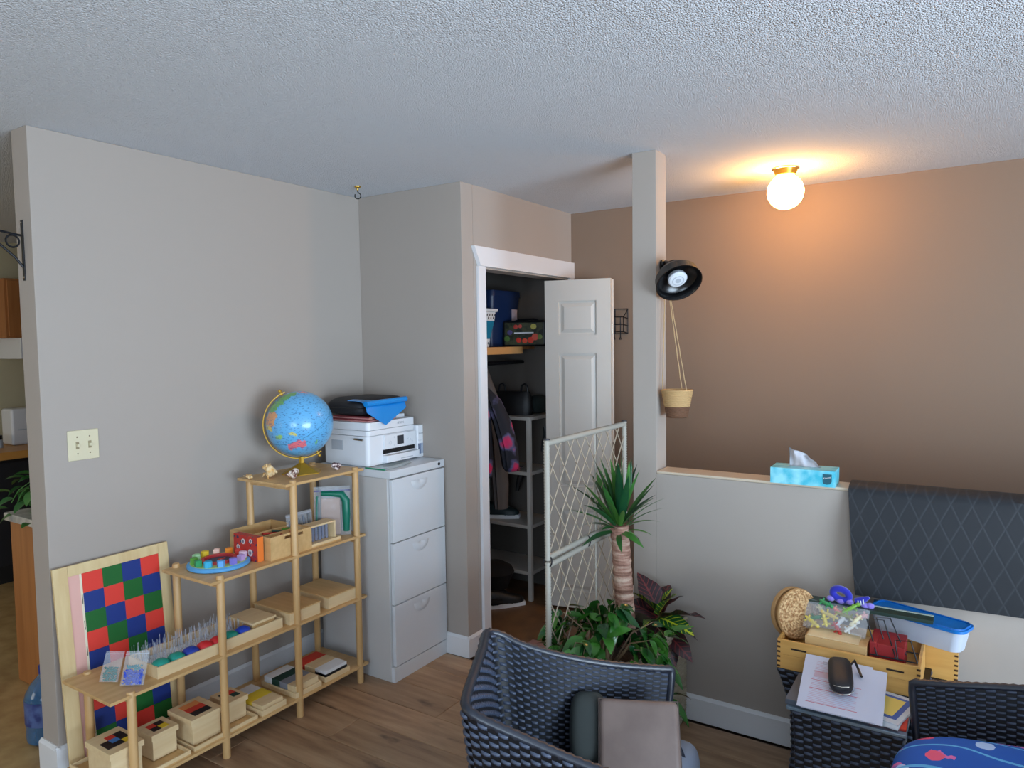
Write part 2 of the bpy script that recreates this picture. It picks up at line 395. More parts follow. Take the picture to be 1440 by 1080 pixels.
for k in range(6): box(bm, (.0905, .16+.1*k, -.0041), (.0935, .195+.1*k, -.0036), mtx=bt)
link(bm, 'printed_marks', plain('brown_ink', 96, 82, 70), tb)
bm = new(); box(bm, (.096, .085, -T), (BW-.042, ln-.04, -.006), mtx=bt); link(bm, 'backing', M_cream, tb)
x0, x1, z0, z1 = .0965, BW-.0425, .093, ln-.0405; tw, th_ = (x1-x0)/4, (z1-z0)/9
tm = {}
for c, mm_ in (('R', M_red), ('G', M_green), ('B', M_blue)):
    bm = new(); box(bm, (.0003, .0003, -.007), (tw-.0003, th_-.0003, -.0035), bev=.0006, seg=1)
    bmesh.ops.transform(bm, matrix=Matrix(), verts=bm.verts); tm[c] = link(bm, 'tile', mm_, tb)
used = set()
for r_ in range(9):
    for c_ in range(4):
        k = 'RGB'[(c_-r_) % 3] if False else ['RGBR', 'BRGB', 'GBRG'][r_ % 3][c_]
        o = tm[k] if k not in used else tm[k].copy()
        if k in used: COL.objects.link(o); o.parent = tb
        used.add(k); o.matrix_local = bt @ Matrix.Translation((x0+c_*tw, z1-(r_+1)*th_, 0))

# --- bottom shelf: lidded wooden boxes in shallow trays
M_sq = {'k': plain('black_square', 26, 26, 30), 'r': plain('red_square', 214, 62, 46), 'y': plain('yellow_square', 236, 204, 52), 'b': plain('blue_square', 66, 128, 196), 'o': plain('orange_square', 236, 150, 84), 'g': plain('deep_green_square', 20, 60, 50), 'w': plain('pale_square', 224, 226, 228), 's': plain('grey_square', 132, 136, 146)}
def lid_box(label, x0, x1, y0, y1, z, h, pat, lidh=.022):
    t = thing('lidded_box', label, 'box', ((x0+x1)/2, (y0+y1)/2, z), 0)
    a, b_ = (x1-x0)/2, (y1-y0)/2
    bm = new(); box(bm, (-a+.007, -b_+.007, 0), (a-.007, b_-.007, h-lidh), bev=.001); link(bm, 'body', M_birch, t)
    bm = new(); box(bm, (-a, -b_, h-lidh), (a, b_, h), bev=.0015); link(bm, 'lid', M_birch, t)
    n = len(pat); mcol = len(pat[0]); sx, sy = (2*a-.05)/n, (2*b_-.035)/mcol
    s = min(sx, sy)
    for i, rowp in enumerate(pat):
        for j, k in enumerate(rowp):
            if k == '.': continue
            cx, cy = (i-(n-1)/2)*s*1.03, (j-(mcol-1)/2)*s*1.03
            bm = new(); box(bm, (cx-s/2, cy-s/2, h-.0005), (cx+s/2, cy+s/2, h+.0012)); link(bm, 'colour_square', M_sq[k], t)
    return t
zz = LZ[0]+.007
lid_box('large pale lidded wooden box with blue, black, red and yellow lid squares', .235, .405, -.018, .105, zz, .128, ['.rk', 'kbk', 'kky'][::1])
lid_box('small pale lidded wooden box with only red, black and yellow lid squares', .255, .365, .155, .262, zz, .1, ['rk', 'ky'])
lid_box('tall pale lidded wooden box with orange and red lid squares on the bottom shelf', .24, .40, .292, .428, zz, .105, ['oo', 'rr', 'kk'])
lid_box('small pale lidded wooden box with red, black and dark green lid squares', .255, .375, .468, .565, zz, .09, ['kr', '.g'])
def tray(label, x0, x1, y0, y1, z, h, wall=.006, m=None, name='tray', group=None):
    t = thing(name, label, 'tray', ((x0+x1)/2, (y0+y1)/2, z), 0, group); a, b_ = (x1-x0)/2, (y1-y0)/2; m = m or M_birchx
    bm = new(); box(bm, (-a, -b_, 0), (a, b_, .004)); link(bm, 'base', m, t)
    for p, q in (((-a, -b_, .004), (a, -b_+wall, h)), ((-a, b_-wall, .004), (a, b_, h)), ((-a, -b_+wall, .004), (-a+wall, b_-wall, h)), ((a-wall, -b_+wall, .004), (a, b_-wall, h))):
        bm = new(); box(bm, p, q, bev=.001); link(bm, 'side', M_birch if m is M_birchx else m, t)
    return t
tray('shallow wooden tray under the lidded box with blue lid squares', .13, .425, -.022, .27, LZ[0], .018)
tray('shallow wooden tray under the lidded box with orange lid squares', .13, .425, .285, .572, LZ[0], .018)
def block_stack(label, y0, y1, cols, z=LZ[0]):
    """tray holding striped slabs"""
    tr = tray('shallow wooden tray holding the ' + label.split(' wooden slabs')[0].split(' slabs')[0] + ' slabs', .20, .432, y0, y1, z, .026)
    t = thing('slab_set', label, 'blocks', (.316, (y0+y1)/2, z+.0045))
    b_ = (y1-y0)/2-.009; x = -.105; wv = .21/len(cols)
    for i, (k, h) in enumerate(cols):
        bm = new(); box(bm, (x+i*wv, -b_, 0), (x+(i+1)*wv-.0008, b_, h), bev=.0012); link(bm, 'slab', {'n': M_birch, **M_sq}[k], t)
    return t
block_stack('white, yellow and plain wooden slabs in the middle of the bottom shelf', .588, .712, [('w', .036), ('y', .036), ('n', .036)])
block_stack('pale, dark green, grey and plain wooden slabs on the bottom shelf', .762, .91, [('w', .046), ('g', .046), ('s', .046), ('n', .046)])
t = block_stack('red, plain and white wooden slabs at the cabinet end of the bottom shelf', .935, 1.085, [('r', .044), ('n', .044), ('w', .044)])
bm = new(); box(bm, (.035, -.066, .0), (.106, .066, .03)); link(bm, 'under_slab', M_sq['k'], t)

# --- second shelf
z2 = LZ[1]
tray('long pale wooden tray full of coloured bead bundles on the second shelf', .21, .405, .165, .728, z2, .042, .008, M_birch)
lb = thing('flat_lid_box', 'thin square wooden box lying inside the end of the long bead tray', 'box', (.31, .647, z2+.004))
bm = new(); box(bm, (-.075, -.055, 0), (.075, .055, .045), bev=.001); link(bm, 'body', M_birchx, lb)
bm = new(); box(bm, (-.081, -.06, .045), (.081, .06, .056), bev=.0015); link(bm, 'lid', M_birch, lb)
M_need = clearmat('clear_needles', (200, 208, 222), .4, .2)
def bundle(y, lab, col, yn0, yn1):
    t = thing('bead_bundle', lab, 'bead bundle', (.3, y, z2+.0045))
    bm = new(); sellips(bm, (.068, 0, .03), (.03, .031, .022), 1, .8, 20, 10); link(bm, 'sleeve', plain('sleeve_'+lab.split()[0], *col, r=.45), t)
    bm = new(); box(bm, (-.08, -.027, 0), (.03, .027, .012), bev=.002); link(bm, 'backing_card', M_white, t)
    bm = new(); rnd = random.Random(int(y*1000))
    for k in range(44):
        px, py = rnd.uniform(-.085, .045), rnd.uniform(-.03, .03); hh_ = rnd.uniform(.055, .085)*(1-.45*max(0, px)/.045)
        tube(bm, [(px, py, .012), (px+rnd.uniform(-.003, .003), py+rnd.uniform(-.003, .003), hh_)], .0009, 4)
    for f in bm.faces: f.smooth = False
    o = link(bm, 'bead_needles', M_need, t, smooth=False); o['kind'] = 'stuff'
bcols = [(.2, 'teal bead bundle at the very end of the long tray by the zip bags', (18, 142, 124)), (.262, 'teal bead bundle between another teal one and a dark blue one', (18, 142, 124)), (.322, 'dark blue bead bundle between the teal and the red ones', (30, 60, 160)),
         (.382, 'red bead bundle beside the dark blue one in the tray', (214, 44, 48)), (.438, 'red bead bundle just behind the bamboo post', (214, 44, 48)), (.497, 'teal bead bundle beside the last blue one', (18, 142, 124)), (.556, 'bright blue bead bundle touching the thin square box', (28, 70, 190))]
for y, lab, c in bcols: bundle(y, lab, c, 0, 0)
fb = thing('flat_box', 'large flat wooden box on the second shelf beside the long bead tray', 'box', (.305, .84, z2))
bm = new(); box(bm, (-.125, -.085, 0), (.115, .085, .05), bev=.0015); link(bm, 'body', M_birch, fb)
bm = new(); box(bm, (-.127, -.087, .05), (.117, .087, .056), bev=.001); link(bm, 'lid', M_birchx, fb)
fb2 = copyof(fb, location=(.305, 1.06, z2)); fb2['label'] = 'large flat wooden box on the second shelf, the one next to the filing cabinet'
def zipbag(label, origin, xdir, updir, wd, ht, thick, name='zip_bag', cat='bag', seal=(70, 80, 190)):
    """puffy film bag; local x across, y up, z out"""
    x = Vector(xdir).normalized(); u = Vector(updir); u = (u-x*u.dot(x)).normalized(); n = x.cross(u)
    t = thing(name, label, cat, origin); mt = frame_mtx((0, 0, 0), x, u, n)
    bm = new(); rn = random.Random(int(origin[0]*997)+int(origin[1]*131)); t_ = bmesh.new(); NX, NY = 12, 12
    for sgn in (1, -1):
        g = []
        for j in range(NY+1):
            row = []
            for i in range(NX+1):
                a, b_ = i/NX, j/NY
                p = math.sin(math.pi*a)**.6*(1-b_**2)*(1 if b_ > .02 else .8)
                row.append(t_.verts.new(((a-.5)*wd*(1-.12*b_*0), b_*ht, sgn*(thick*p*.5+.0006)+rn.uniform(-1, 1)*thick*.05*(0 if i in (0, NX) else 1))))
            g.append(row)
        for j in range(NY):
            for i in range(NX): t_.faces.new((g[j][i], g[j][i+1], g[j+1][i+1], g[j+1][i]))
    bmesh.ops.recalc_face_normals(t_, faces=t_.faces); merge(bm, t_, mt)
    link(bm, 'film', M_bag, t)
    if seal:
        bm = new(); box(bm, (-wd/2, ht*.9, -.0012), (wd/2, ht*.925, .0012), mtx=mt); link(bm, 'zip_seal', clearmat('zip_seal', seal, .5), t)
    return t, mt
def beads(t, mt, n, rad, wd, y0, y1, thick, m, name='beads'):
    bm = new(); rn = random.Random(n)
    for k in range(n):
        c = (rn.uniform(-wd/2, wd/2), rn.uniform(y0, y1), rn.uniform(-thick, thick))
        s = bmesh.new(); bmesh.ops.create_icosphere(s, subdivisions=1, radius=rad); bmesh.ops.translate(s, vec=c, verts=s.verts); merge(bm, s, mt)
    o = link(bm, name, m, t, ang=80); o['kind'] = 'stuff'
t, mt = zipbag('zip bag of bright blue beads on the second shelf', (.375, .085, z2+.004), (.80, .60, 0), (-.32, .42, .85), .082, .118, .02, seal=(230, 235, 245))
beads(t, mt, 260, .0035, .064, .004, .052, .007, mat('blue_beads', (50, 80, 205), .25))
beads(t, mt, 60, .0028, .055, .052, .068, .005, mat('teal_beads', (60, 150, 160), .25), 'teal_beads')
t, mt = zipbag('smaller zip bag of teal beads behind the one of blue beads', (.275, .055, z2+.004), (.86, .5, 0), (-.1, .5, .85), .07, .105, .016, seal=(230, 235, 245))
beads(t, mt, 200, .0028, .048, .004, .05, .005, mat('green_teal_beads', (24, 120, 110), .25))

# --- third shelf
z3 = LZ[2]
# round tray of coloured number blocks
ct = thing('shape_clock', 'round light blue toy tray with a ring of coloured blocks on the third shelf', 'toy', (.255, .535, z3))
M_lblue = plain('light_blue_paint', 92, 170, 230); M_lgr = plain('pale_green_paint', 190, 214, 130)
bm = new(); lathe(bm, [(0, 0), (.118, 0), (.124, .004), (.124, .014), (.118, .018), (0, .018)], 48); link(bm, 'base', M_lblue, ct)
bm = new(); lathe(bm, [(.07, .0182), (.112, .0182), (.112, .0192), (.07, .0192)], 48); link(bm, 'ring_print', M_lgr, ct)
bm = new(); lathe(bm, [(.058, .018), (.07, .018), (.07, .03), (.058, .03), (.058, .018)], 40); link(bm, 'inner_ring', plain('red_ring', 205, 60, 60), ct)
bm = new(); lathe(bm, [(0, .018), (.05, .018), (.05, .021), (0, .021)], 32); link(bm, 'dial', plain('dark_dial', 40, 60, 90), ct)
bm = new(); box(bm, (-.004, -.002, .021), (.045, .003, .025)); box(bm, (-.002, -.004, .021), (.003, .03, .025)); link(bm, 'hand', plain('red_hand', 220, 70, 50), ct)
cb = [(252, 208, 190), (250, 150, 50), (225, 70, 60), (235, 200, 220), (190, 160, 215), (130, 120, 205), (100, 170, 235), (60, 180, 220), (40, 150, 90), (90, 160, 60), (170, 225, 170), (235, 200, 50)]
for i, c in enumerate(cb):
    a = R(135-30*i); a = R(150)-i*R(30)
    # order runs clockwise seen from above, starting at the wall side
    cx, cy = .095*math.cos(a), .095*math.sin(a); bm = new(); nsd = [4, 6, 5, 8][i % 4]
    lathe(bm, [(0, .019), (.0165, .019), (.0165, .042), (.0145, .044), (0, .044)], nsd, Matrix.Translation((cx, cy, 0)) @ Matrix.Rotation(a+.5, 4, 'Z'))
    lathe(bm, [(0, .044), (.006, .044), (.006, .0445), (0, .0445)], 12, Matrix.Translation((cx, cy, 0)))
    o = link(bm, 'number_block', plain('block_colour', *c), ct)
# red puzzle box
pb = thing('game_box', 'small red game box with orange side standing beside the round toy tray', 'box', (.30, .655, z3), R(0))
M_rb = mat('red_box_print', (190, 50, 44), .4, var=(60, (60, 60, 90), .38, .44))
bm = new(); box(bm, (-.085, -.018, 0), (.072, .012, .105), bev=.001); link(bm, 'printed_face', M_rb, pb)
bm = new(); box(bm, (.0721, -.018, 0), (.0735, .012, .105)); link(bm, 'side_panel', plain('orange_card', 244, 128, 50), pb)
for cx, cz, r_ in ((-.02, .078, .012), (.025, .035, .015), (.03, .085, .01), (-.055, .05, .011)):
    bm = new(); lathe(bm, [(0, 0), (r_, 0), (r_, .0006), (0, .0006)], 20, Matrix.Translation((cx, -.018, cz)) @ Matrix.Rotation(R(90), 4, 'X')); link(bm, 'printed_circle', plain('pale_print', 214, 206, 204), pb)
    bm = new(); lathe(bm, [(0, 0), (r_*.5, 0), (r_*.5, .0009), (0, .0009)], 16, Matrix.Translation((cx, -.018, cz)) @ Matrix.Rotation(R(90), 4, 'X')); link(bm, 'printed_dot', plain('grey_print', 110, 110, 130), pb)
# divided wooden box
dv = thing('divided_box', 'bamboo box with compartments and a handle slot on the third shelf', 'box', (.27, .79, z3))
bm = new(); bx_ = lambda a, c: box(bm, a, c, bev=.001)
bx_((-.135, -.115, 0), (.14, .108, .006)); bx_((-.135, -.115, .006), (.14, -.107, .1)); bx_((-.135, .1, .006), (.14, .108, .1)); bx_((-.135, -.107, .006), (-.127, .1, .1))
bx_((.132, -.107, .006), (.14, -.04, .1)); bx_((.132, -.04, .006), (.14, .06, .078)); bx_((.132, -.04, .09), (.14, .06, .1)); bx_((.132, .06, .006), (.14, .1, .1))
link(bm, 'body', M_birchx, dv)
bm = new(); bx_((.0, -.107, .006), (.007, .1, .094)); link(bm, 'divider', M_birchx, dv)
bm = new(); bx_((.065, -.107, .006), (.07, .1, .094)); link(bm, 'divider', M_birchx, dv)
for i, (c, x, y, rz) in enumerate([((190, 50, 40), .03, -.03, .2), ((30, 60, 40), .035, .02, -.3), ((96, 160, 50), .03, .07, .5), ((170, 40, 50), .1, -.02, 1.4), ((200, 70, 40), .1, .04, 1.6), ((40, 44, 60), .05, -.07, .9)]):
    bm = new(); mt = Matrix.Translation((.27+x, .79+y, z3+.082)) @ Euler((0, R(12), rz+1.2)).to_matrix().to_4x4()
    tube(bm, [(-.035, 0, 0), (.035, 0, .004)], .0065, 8); bmesh.ops.transform(bm, matrix=mt, verts=bm.verts)
    o = link(bm, 'chalk_stick', plain('stick_colour', *c), None)
    tag(o, ['stubby red stick', 'dark green stick', 'lime green stick', 'crimson stick', 'orange red stick', 'navy stick'][i] + ' lying in the divided bamboo box', 'crayon', 'sticks in the divided box')
# small framed stand with test-tube pens in a tray, bag of dark pens
tray('shallow wooden tray under the small open wooden frame on the third shelf', .19, .408, .862, 1.075, z3, .016)
fs = thing('bead_stand', 'small open wooden frame stand holding clear bead tubes', 'stand', (.375, .965, z3+.0045))
bm = new()
for a, c in (((-.045, -.09, 0), (.02, .09, .008)), ((-.045, -.09, .082), (.02, .09, .09)), ((-.045, -.09, .008), (.02, -.082, .082)), ((-.045, .082, .008), (.02, .09, .082))): box(bm, a, c, bev=.001)
link(bm, 'frame', M_birch, fs)
M_tube = clearmat('clear_tube', (150, 160, 185), .5, .1)
for k in range(7):
    bm = new(); lathe(bm, [(0, .008), (.008, .01), (.008, .08), (0, .081)], 10, Matrix.Translation((-.012, -.062+.0205*k, 0))); link(bm, 'glass_tube', M_tube, fs)
t, mt = zipbag('clear bag of dark pens tucked behind the small wooden frame', (.29, .94, z3+.017), (0, 1, .0), (-.1, 0, 1), .15, .125, .04, seal=(220, 220, 230))
for k in range(9):
    bm = new(); tube(bm, [(-.055+.0135*k, .008, 0), (-.05+.0125*k+random.uniform(-.012, .012), .1+random.uniform(-.01, .008), 0)], .0052, 8); bmesh.ops.transform(bm, matrix=mt, verts=bm.verts)
    link(bm, 'pen', M_black if k % 3 else plain('navy_pen', 40, 60, 90), t)
# big green zip bag with a folded green cloth and a wooden box
t, mt = zipbag('tall zip bag with folded dark green cloth and a wooden board inside', (.33, 1.098, z3+.002), (.55, .5, 0), (-.04, 0, 1), .17, .235, .03, seal=(50, 60, 160))
M_gc = mat('green_cloth', (8, 112, 90), .35)
bm = new(); pts = [(.062, .02, .002), (.064, .1, .004), (.063, .165, .003), (.045, .195, 0), (0, .2, 0), (-.05, .203, 0)]
tube(bm, pts, [.016, .019, .02, .018, .014, .012], 12); bmesh.ops.transform(bm, matrix=mt, verts=bm.verts); link(bm, 'green_cloth', M_gc, t)
bm = new(); box(bm, (-.052, .004, -.012), (.036, .178, .004), bev=.002, mtx=mt); link(bm, 'wooden_board', plain('tan_board', 178, 146, 128), t)
bm = new(); tube(bm, [(-.072, .01, 0), (-.073, .1, 0), (-.07, .19, 0)], .006, 8); bmesh.ops.transform(bm, matrix=mt, verts=bm.verts); link(bm, 'green_cord', M_gc, t)

# --- top shelf: globe and shells
z4 = LZ[3]
gl = thing('globe', 'blue world globe on a gold stand on the top bamboo shelf', 'globe', (.262, .98, z4))
bm = new(); lathe(bm, [(0, 0), (.095, 0), (.095, .004), (.088, .006), (.05, .024), (.022, .04), (.013, .046), (.012, .075), (0, .076)], 6, Matrix.Rotation(R(12), 4, 'Z')); link(bm, 'base', M_gold, gl, smooth=False)
GC = Vector((-.01, .005, .228)); GR = .1515
rv = Vector((.649, .761, 0)); zv = Vector((0, 0, 1)); av = (rv*-.48+zv*.877).normalized(); bv = -(rv*.877+zv*.48).normalized()
pn = rv.cross(zv)
t_ = bmesh.new(); n_ = 48; rings = []
for k in range(n_+1):
    th = R(-6)+R(192)*k/n_; d = av*math.cos(th)+bv*math.sin(th)
    rings.append([t_.verts.new(GC+d*r_+pn*s_) for r_, s_ in ((GR+.008, -.010), (GR+.0125, -.010), (GR+.0125, .010), (GR+.008, .010))])
for a, c in zip(rings, rings[1:]):
    for i in range(4): t_.faces.new((a[i], a[(i+1) % 4], c[(i+1) % 4], c[i]))
t_.faces.new(rings[0][::-1]); t_.faces.new(rings[-1]); bmesh.ops.recalc_face_normals(t_, faces=t_.faces)
bm = new(); merge(bm, t_); link(bm, 'meridian_arm', M_gold, gl)
for s_ in (1, -1):
    bm = new(); tube(bm, [GC+av*s_*(GR-.002), GC+av*s_*(GR+.02)], .005, 10); sellips(bm, tuple(GC+av*s_*(GR+.024)), (.008, .008, .008), nu=12, nv=8); link(bm, 'axis_pin', M_gold, gl)
# sphere with printed land
vd = Vector((2.897-.252, -1.2665-.985, 1.633-1.268)).normalized(); vr = rv; vu = vd.cross(vr).normalized()
if vu.z < 0: vu = -vu
LAND = [((238, 120, 130), [(-.35, -.60), (-.36, -.70), (-.27, -.80), (-.10, -.70), (.08, -.74), (.17, -.66), (.17, -.56), (.10, -.50), (.04, -.53), (-.02, -.48), (-.14, -.50), (-.2, -.56)]),
        ((110, 178, 96), [(-.90, .40), (-.78, .60), (-.55, .80), (-.3, .93), (-.05, .97), (-.1, .86), (-.3, .78), (-.45, .62), (-.62, .5), (-.72, .36)]),
        ((225, 196, 92), [(-.55, .80), (-.35, .90), (-.2, .86), (-.35, .76), (-.42, .68)]),
        ((226, 162, 110), [(-.97, .12), (-.92, .30), (-.80, .40), (-.66, .36), (-.64, .2), (-.74, .08), (-.7, -.04), (-.86, -.06), (-.96, 0)]),
        ((232, 210, 110), [(-.97, .0), (-.86, -.06), (-.76, -.1), (-.82, -.2), (-.95, -.12)]),
        ((150, 200, 110), [(-.72, -.34), (-.6, -.3), (-.5, -.36), (-.55, -.46), (-.68, -.44)]),
        ((214, 204, 110), [(-.34, -.27), (-.2, -.24), (-.06, -.3), (-.1, -.37), (-.26, -.34)]),
        ((236, 208, 130), [(-.82, .5), (-.7, .55), (-.68, .48), (-.78, .44)]),
        ((120, 190, 130), [(.42, -.58), (.48, -.52), (.5, -.62), (.42, -.70)]),
        ((238, 150, 150), [(-.1, .97), (.2, .97), (.3, .90), (.1, .93)])]
def inside(p, poly):
    c = False; j = len(poly)-1
    for i in range(len(poly)):
        a, b_ = poly[i], poly[j]
        if (a[1] > p[1]) != (b_[1] > p[1]) and p[0] < (b_[0]-a[0])*(p[1]-a[1])/(b_[1]-a[1])+a[0]: c = not c
        j = i
    return c
t_ = bmesh.new(); bmesh.ops.create_uvsphere(t_, u_segments=200, v_segments=100, radius=GR)
for f in t_.faces: f.smooth = True
me = bpy.data.meshes.new('sphere'); t_.to_mesh(me); t_.free(); ca = me.color_attributes.new('print', 'FLOAT_COLOR', 'POINT')
for i, v in enumerate(me.vertices):
    n_ = v.co.normalized(); cc = rgb(104, 182, 232)
    if n_.dot(vd) > 0:
        p = (n_.dot(vr), n_.dot(vu)); p = (p[0]+.014*math.sin(40*p[1])+.01*math.sin(71*p[0]), p[1]+.014*math.sin(37*p[0]))
        for c_, poly in LAND:
            if inside(p, poly): cc = rgb(*c_); break
    elif math.sin(n_.x*4+1)*math.cos(n_.z*5)+.4*math.sin(n_.y*11) > .35: cc = rgb(200, 190, 110)
    ca.data[i].color = cc
m = mat('globe_print', (110, 180, 230), .28, coat=.4); nt = m.node_tree; b = nt.nodes['Principled BSDF']; N = nt.nodes.new; L = nt.links.new
at_ = N('ShaderNodeAttribute'); at_.attribute_name = 'print'; tc = N('ShaderNodeTexCoord')
n1 = N('ShaderNodeTexNoise'); n1.inputs['Scale'].default_value = 95; n1.inputs['Detail'].default_value = 2; mp = N('ShaderNodeMapping'); mp.inputs['Scale'].default_value = (1, 1, 2.2); L(tc.outputs['Object'], mp.inputs[0]); L(mp.outputs[0], n1.inputs['Vector'])
cr = N('ShaderNodeValToRGB'); cr.color_ramp.elements[0].position = .57; cr.color_ramp.elements[0].color = (0, 0, 0, 1); cr.color_ramp.elements[1].position = .63; cr.color_ramp.elements[1].color = (1, 1, 1, 1); L(n1.outputs[0], cr.inputs[0])
mm = N('ShaderNodeMixRGB'); mm.inputs[2].default_value = rgb(52, 96, 160); sc = N('ShaderNodeMath'); sc.operation = 'MULTIPLY'; sc.inputs[1].default_value = .7
L(cr.outputs[0], sc.inputs[0]); L(sc.outputs[0], mm.inputs[0]); L(at_.outputs['Color'], mm.inputs[1]); L(mm.outputs[0], b.inputs['Base Color'])
me.materials.append(m); o = bpy.data.objects.new('sphere', me); COL.objects.link(o); o.parent = gl; o.location = GC
bm = new()   # printed equator line
ev = (av*.9+vd*.35).normalized(); a1 = ev.orthogonal().normalized(); a2 = ev.cross(a1)
tube(bm, [GC+(a1*math.cos(k*math.pi/36)+a2*math.sin(k*math.pi/36))*GR for k in range(72)], .0009, 5, closed=True); link(bm, 'equator_line', plain('map_line_blue', 30, 100, 140), gl)
# shells
def shell_spiral(bm, L_, r0, turns, mt, spikes=0, n=60):
    pts = []; rr = []
    for k in range(n):
        u_ = k/(n-1); rad = r0*(1-u_)*.55; a = u_*turns*2*math.pi
        pts.append((u_**.8*L_, rad*math.cos(a), rad*math.sin(a))); rr.append(max(.0015, r0*(1-u_)*.62*(1+.18*math.sin(a*3))))
    t = bmesh.new(); tube(t, pts, rr, 12); merge(bm, t, mt)
    for k in range(spikes):
        a = k*2*math.pi/spikes; p = Vector((.012*math.sin(k*2), math.cos(a)*r0, math.sin(a)*r0)); q = p*1.28; q.x = p.x
        t = bmesh.new(); tube(t, [p*.6, q], [.006, .0015], 6); merge(bm, t, mt)
M_sh1 = mat('tan_shell', (226, 178, 108), .45, var=(60, (240, 214, 168), .4, .6)); M_sh2 = mat('striped_shell', (232, 214, 200), .4, var=(70, (120, 76, 66), .44, .5)); M_sh3 = mat('mottled_shell', (226, 208, 204), .35, var=(80, (78, 50, 56), .46, .52))
def shell(name, lab, loc, m, L_, r0, sp, eul):
    bm = new(); mt = Euler(eul).to_matrix().to_4x4(); shell_spiral(bm, L_, r0, 3.2, mt, sp)
    zmin = min(v.co.z for v in bm.verts)
    for v in bm.verts: v.co.z -= zmin
    o = link(bm, name, m, None, ang=60); o.location = loc; tag(o, lab, 'seashell')
shell('conch_shell', 'knobbly tan conch shell at the corner of the top shelf', (.24, .80, z4), M_sh1, .05, .03, 6, (0, R(15), R(60)))
shell('shell_fragment', 'small curled tan shell piece next to the conch shell', (.20, .755, z4), M_sh1, .045, .009, 0, (0, R(-12), R(200)))
shell('spiral_shell', 'brown and white striped spiral shell in front of the globe base', (.37, .862, z4), M_sh2, .062, .024, 0, (0, R(8), R(205)))
shell('snail_shell', 'small mottled round shell near the printer end of the top shelf', (.36, 1.105, z4), M_sh3, .018, .021, 0, (0, R(60), R(150)))
shell('small_shell', 'tiny pale shell behind the globe stand', (.2, 1.07, z4), M_sh1, .04, .009, 0, (0, 0, R(70)))

# ================================================================== FILING CABINET, PRINTER
fc = thing('filing_cabinet', 'white three-drawer metal filing cabinet in the corner beside the bamboo shelves', 'cabinet', (0, 0, 0))
CX0, CX1, CY0, CY1, CH = .085, .572, 1.236, 1.647, 1.03
bm = new()
box(bm, (CX0, CY0, .0), (CX1-.018, CY1, CH-.038), bev=.003); link(bm, 'body', M_wmet2, fc)
bm = new(); box(bm, (CX0, CY0-.001, CH-.038), (CX1+.004, CY1+.001, CH), bev=.004); link(bm, 'top_panel', M_wmet, fc)
bm = new(); box(bm, (CX1-.018, CY0+.002, 0), (CX1+.002, CY1-.002, .072), bev=.002); link(bm, 'plinth', M_wmet, fc)
dz = [.075, .377, .68, .989]
for i in range(3):
    a, c = dz[i]+.002, dz[i+1]-.003
    bm = new(); t = bmesh.new(); y0, y1 = CY0+.012, CY1-.003; yc = (y0+y1)/2; N_ = 14; hw, hd = .062, .05
    # drawer front with scooped pull: front face ring around a half-moon recess
    box(bm, (CX1-.016, y0, a), (CX1+.004, y1, c), bev=.0025)
    fr = link(bm, 'drawer', M_wmet, fc)
    bm = new(); zt = c-.028; rows = []
    for j in range(6):
        s_ = j/5; row = []
        for k in range(N_+1):
            ang = math.pi*k/N_
            row.append((CX1+.0045+.010*math.sin(math.pi*min(1, s_))*(.9), yc-math.cos(ang)*hw*s_, zt-math.sin(ang)*hd*s_))
        rows.append([t.verts.new(p) for p in row])
    for p, q in zip(rows, rows[1:]):
        for k in range(N_): t.faces.new((p[k], p[k+1], q[k+1], q[k]))
    bmesh.ops.recalc_face_normals(t, faces=t.faces); merge(bm, t)
    link(bm, 'scoop_handle', M_wmet, fr)
bm = new(); lathe(bm, [(0, 0), (.008, 0), (.008, .003), (0, .003)], 16, Matrix.Translation((CX1+.004, CY1-.045, CH-.018)) @ Matrix.Rotation(R(90), 4, 'Y')); link(bm, 'lock', M_dark, fc)
bm = new(); box(bm, (CX0-.004, CY0+.004, .02), (CX0, CY1-.004, CH-.05)); link(bm, 'back_gap_shade', M_black, fc)  # black sheet standing in for the shade in the gap behind the cabinet
pm = thing('plastic_sheet', 'translucent green-edged plastic sheet sticking out under the printer on the filing cabinet', 'sheet', (.43, 1.37, CH+.0006))
bm = new(); t_ = bmesh.new()
vs = [t_.verts.new(p) for p in ((-.02, -.125, 0), (.115, -.13, 0), (.10, .03, .002), (.06, .12, .004), (-.02, .12, 0))]; t_.faces.new(vs); r_ = bmesh.ops.extrude_face_region(t_, geom=t_.faces[:])
bmesh.ops.translate(t_, vec=(0, 0, .0015), verts=[v for v in r_['geom'] if isinstance(v, bmesh.types.BMVert)]); bmesh.ops.recalc_face_normals(t_, faces=t_.faces); merge(bm, t_)
link(bm, 'film', clearmat('grey_film', (176, 190, 186), .6, .1), pm)
bm = new(); tube(bm, [(-.02, -.127, .002), (.05, -.131, .003), (.11, -.13, .003)], .0035, 6); link(bm, 'green_edge', plain('green_plastic', 40, 150, 110), pm)

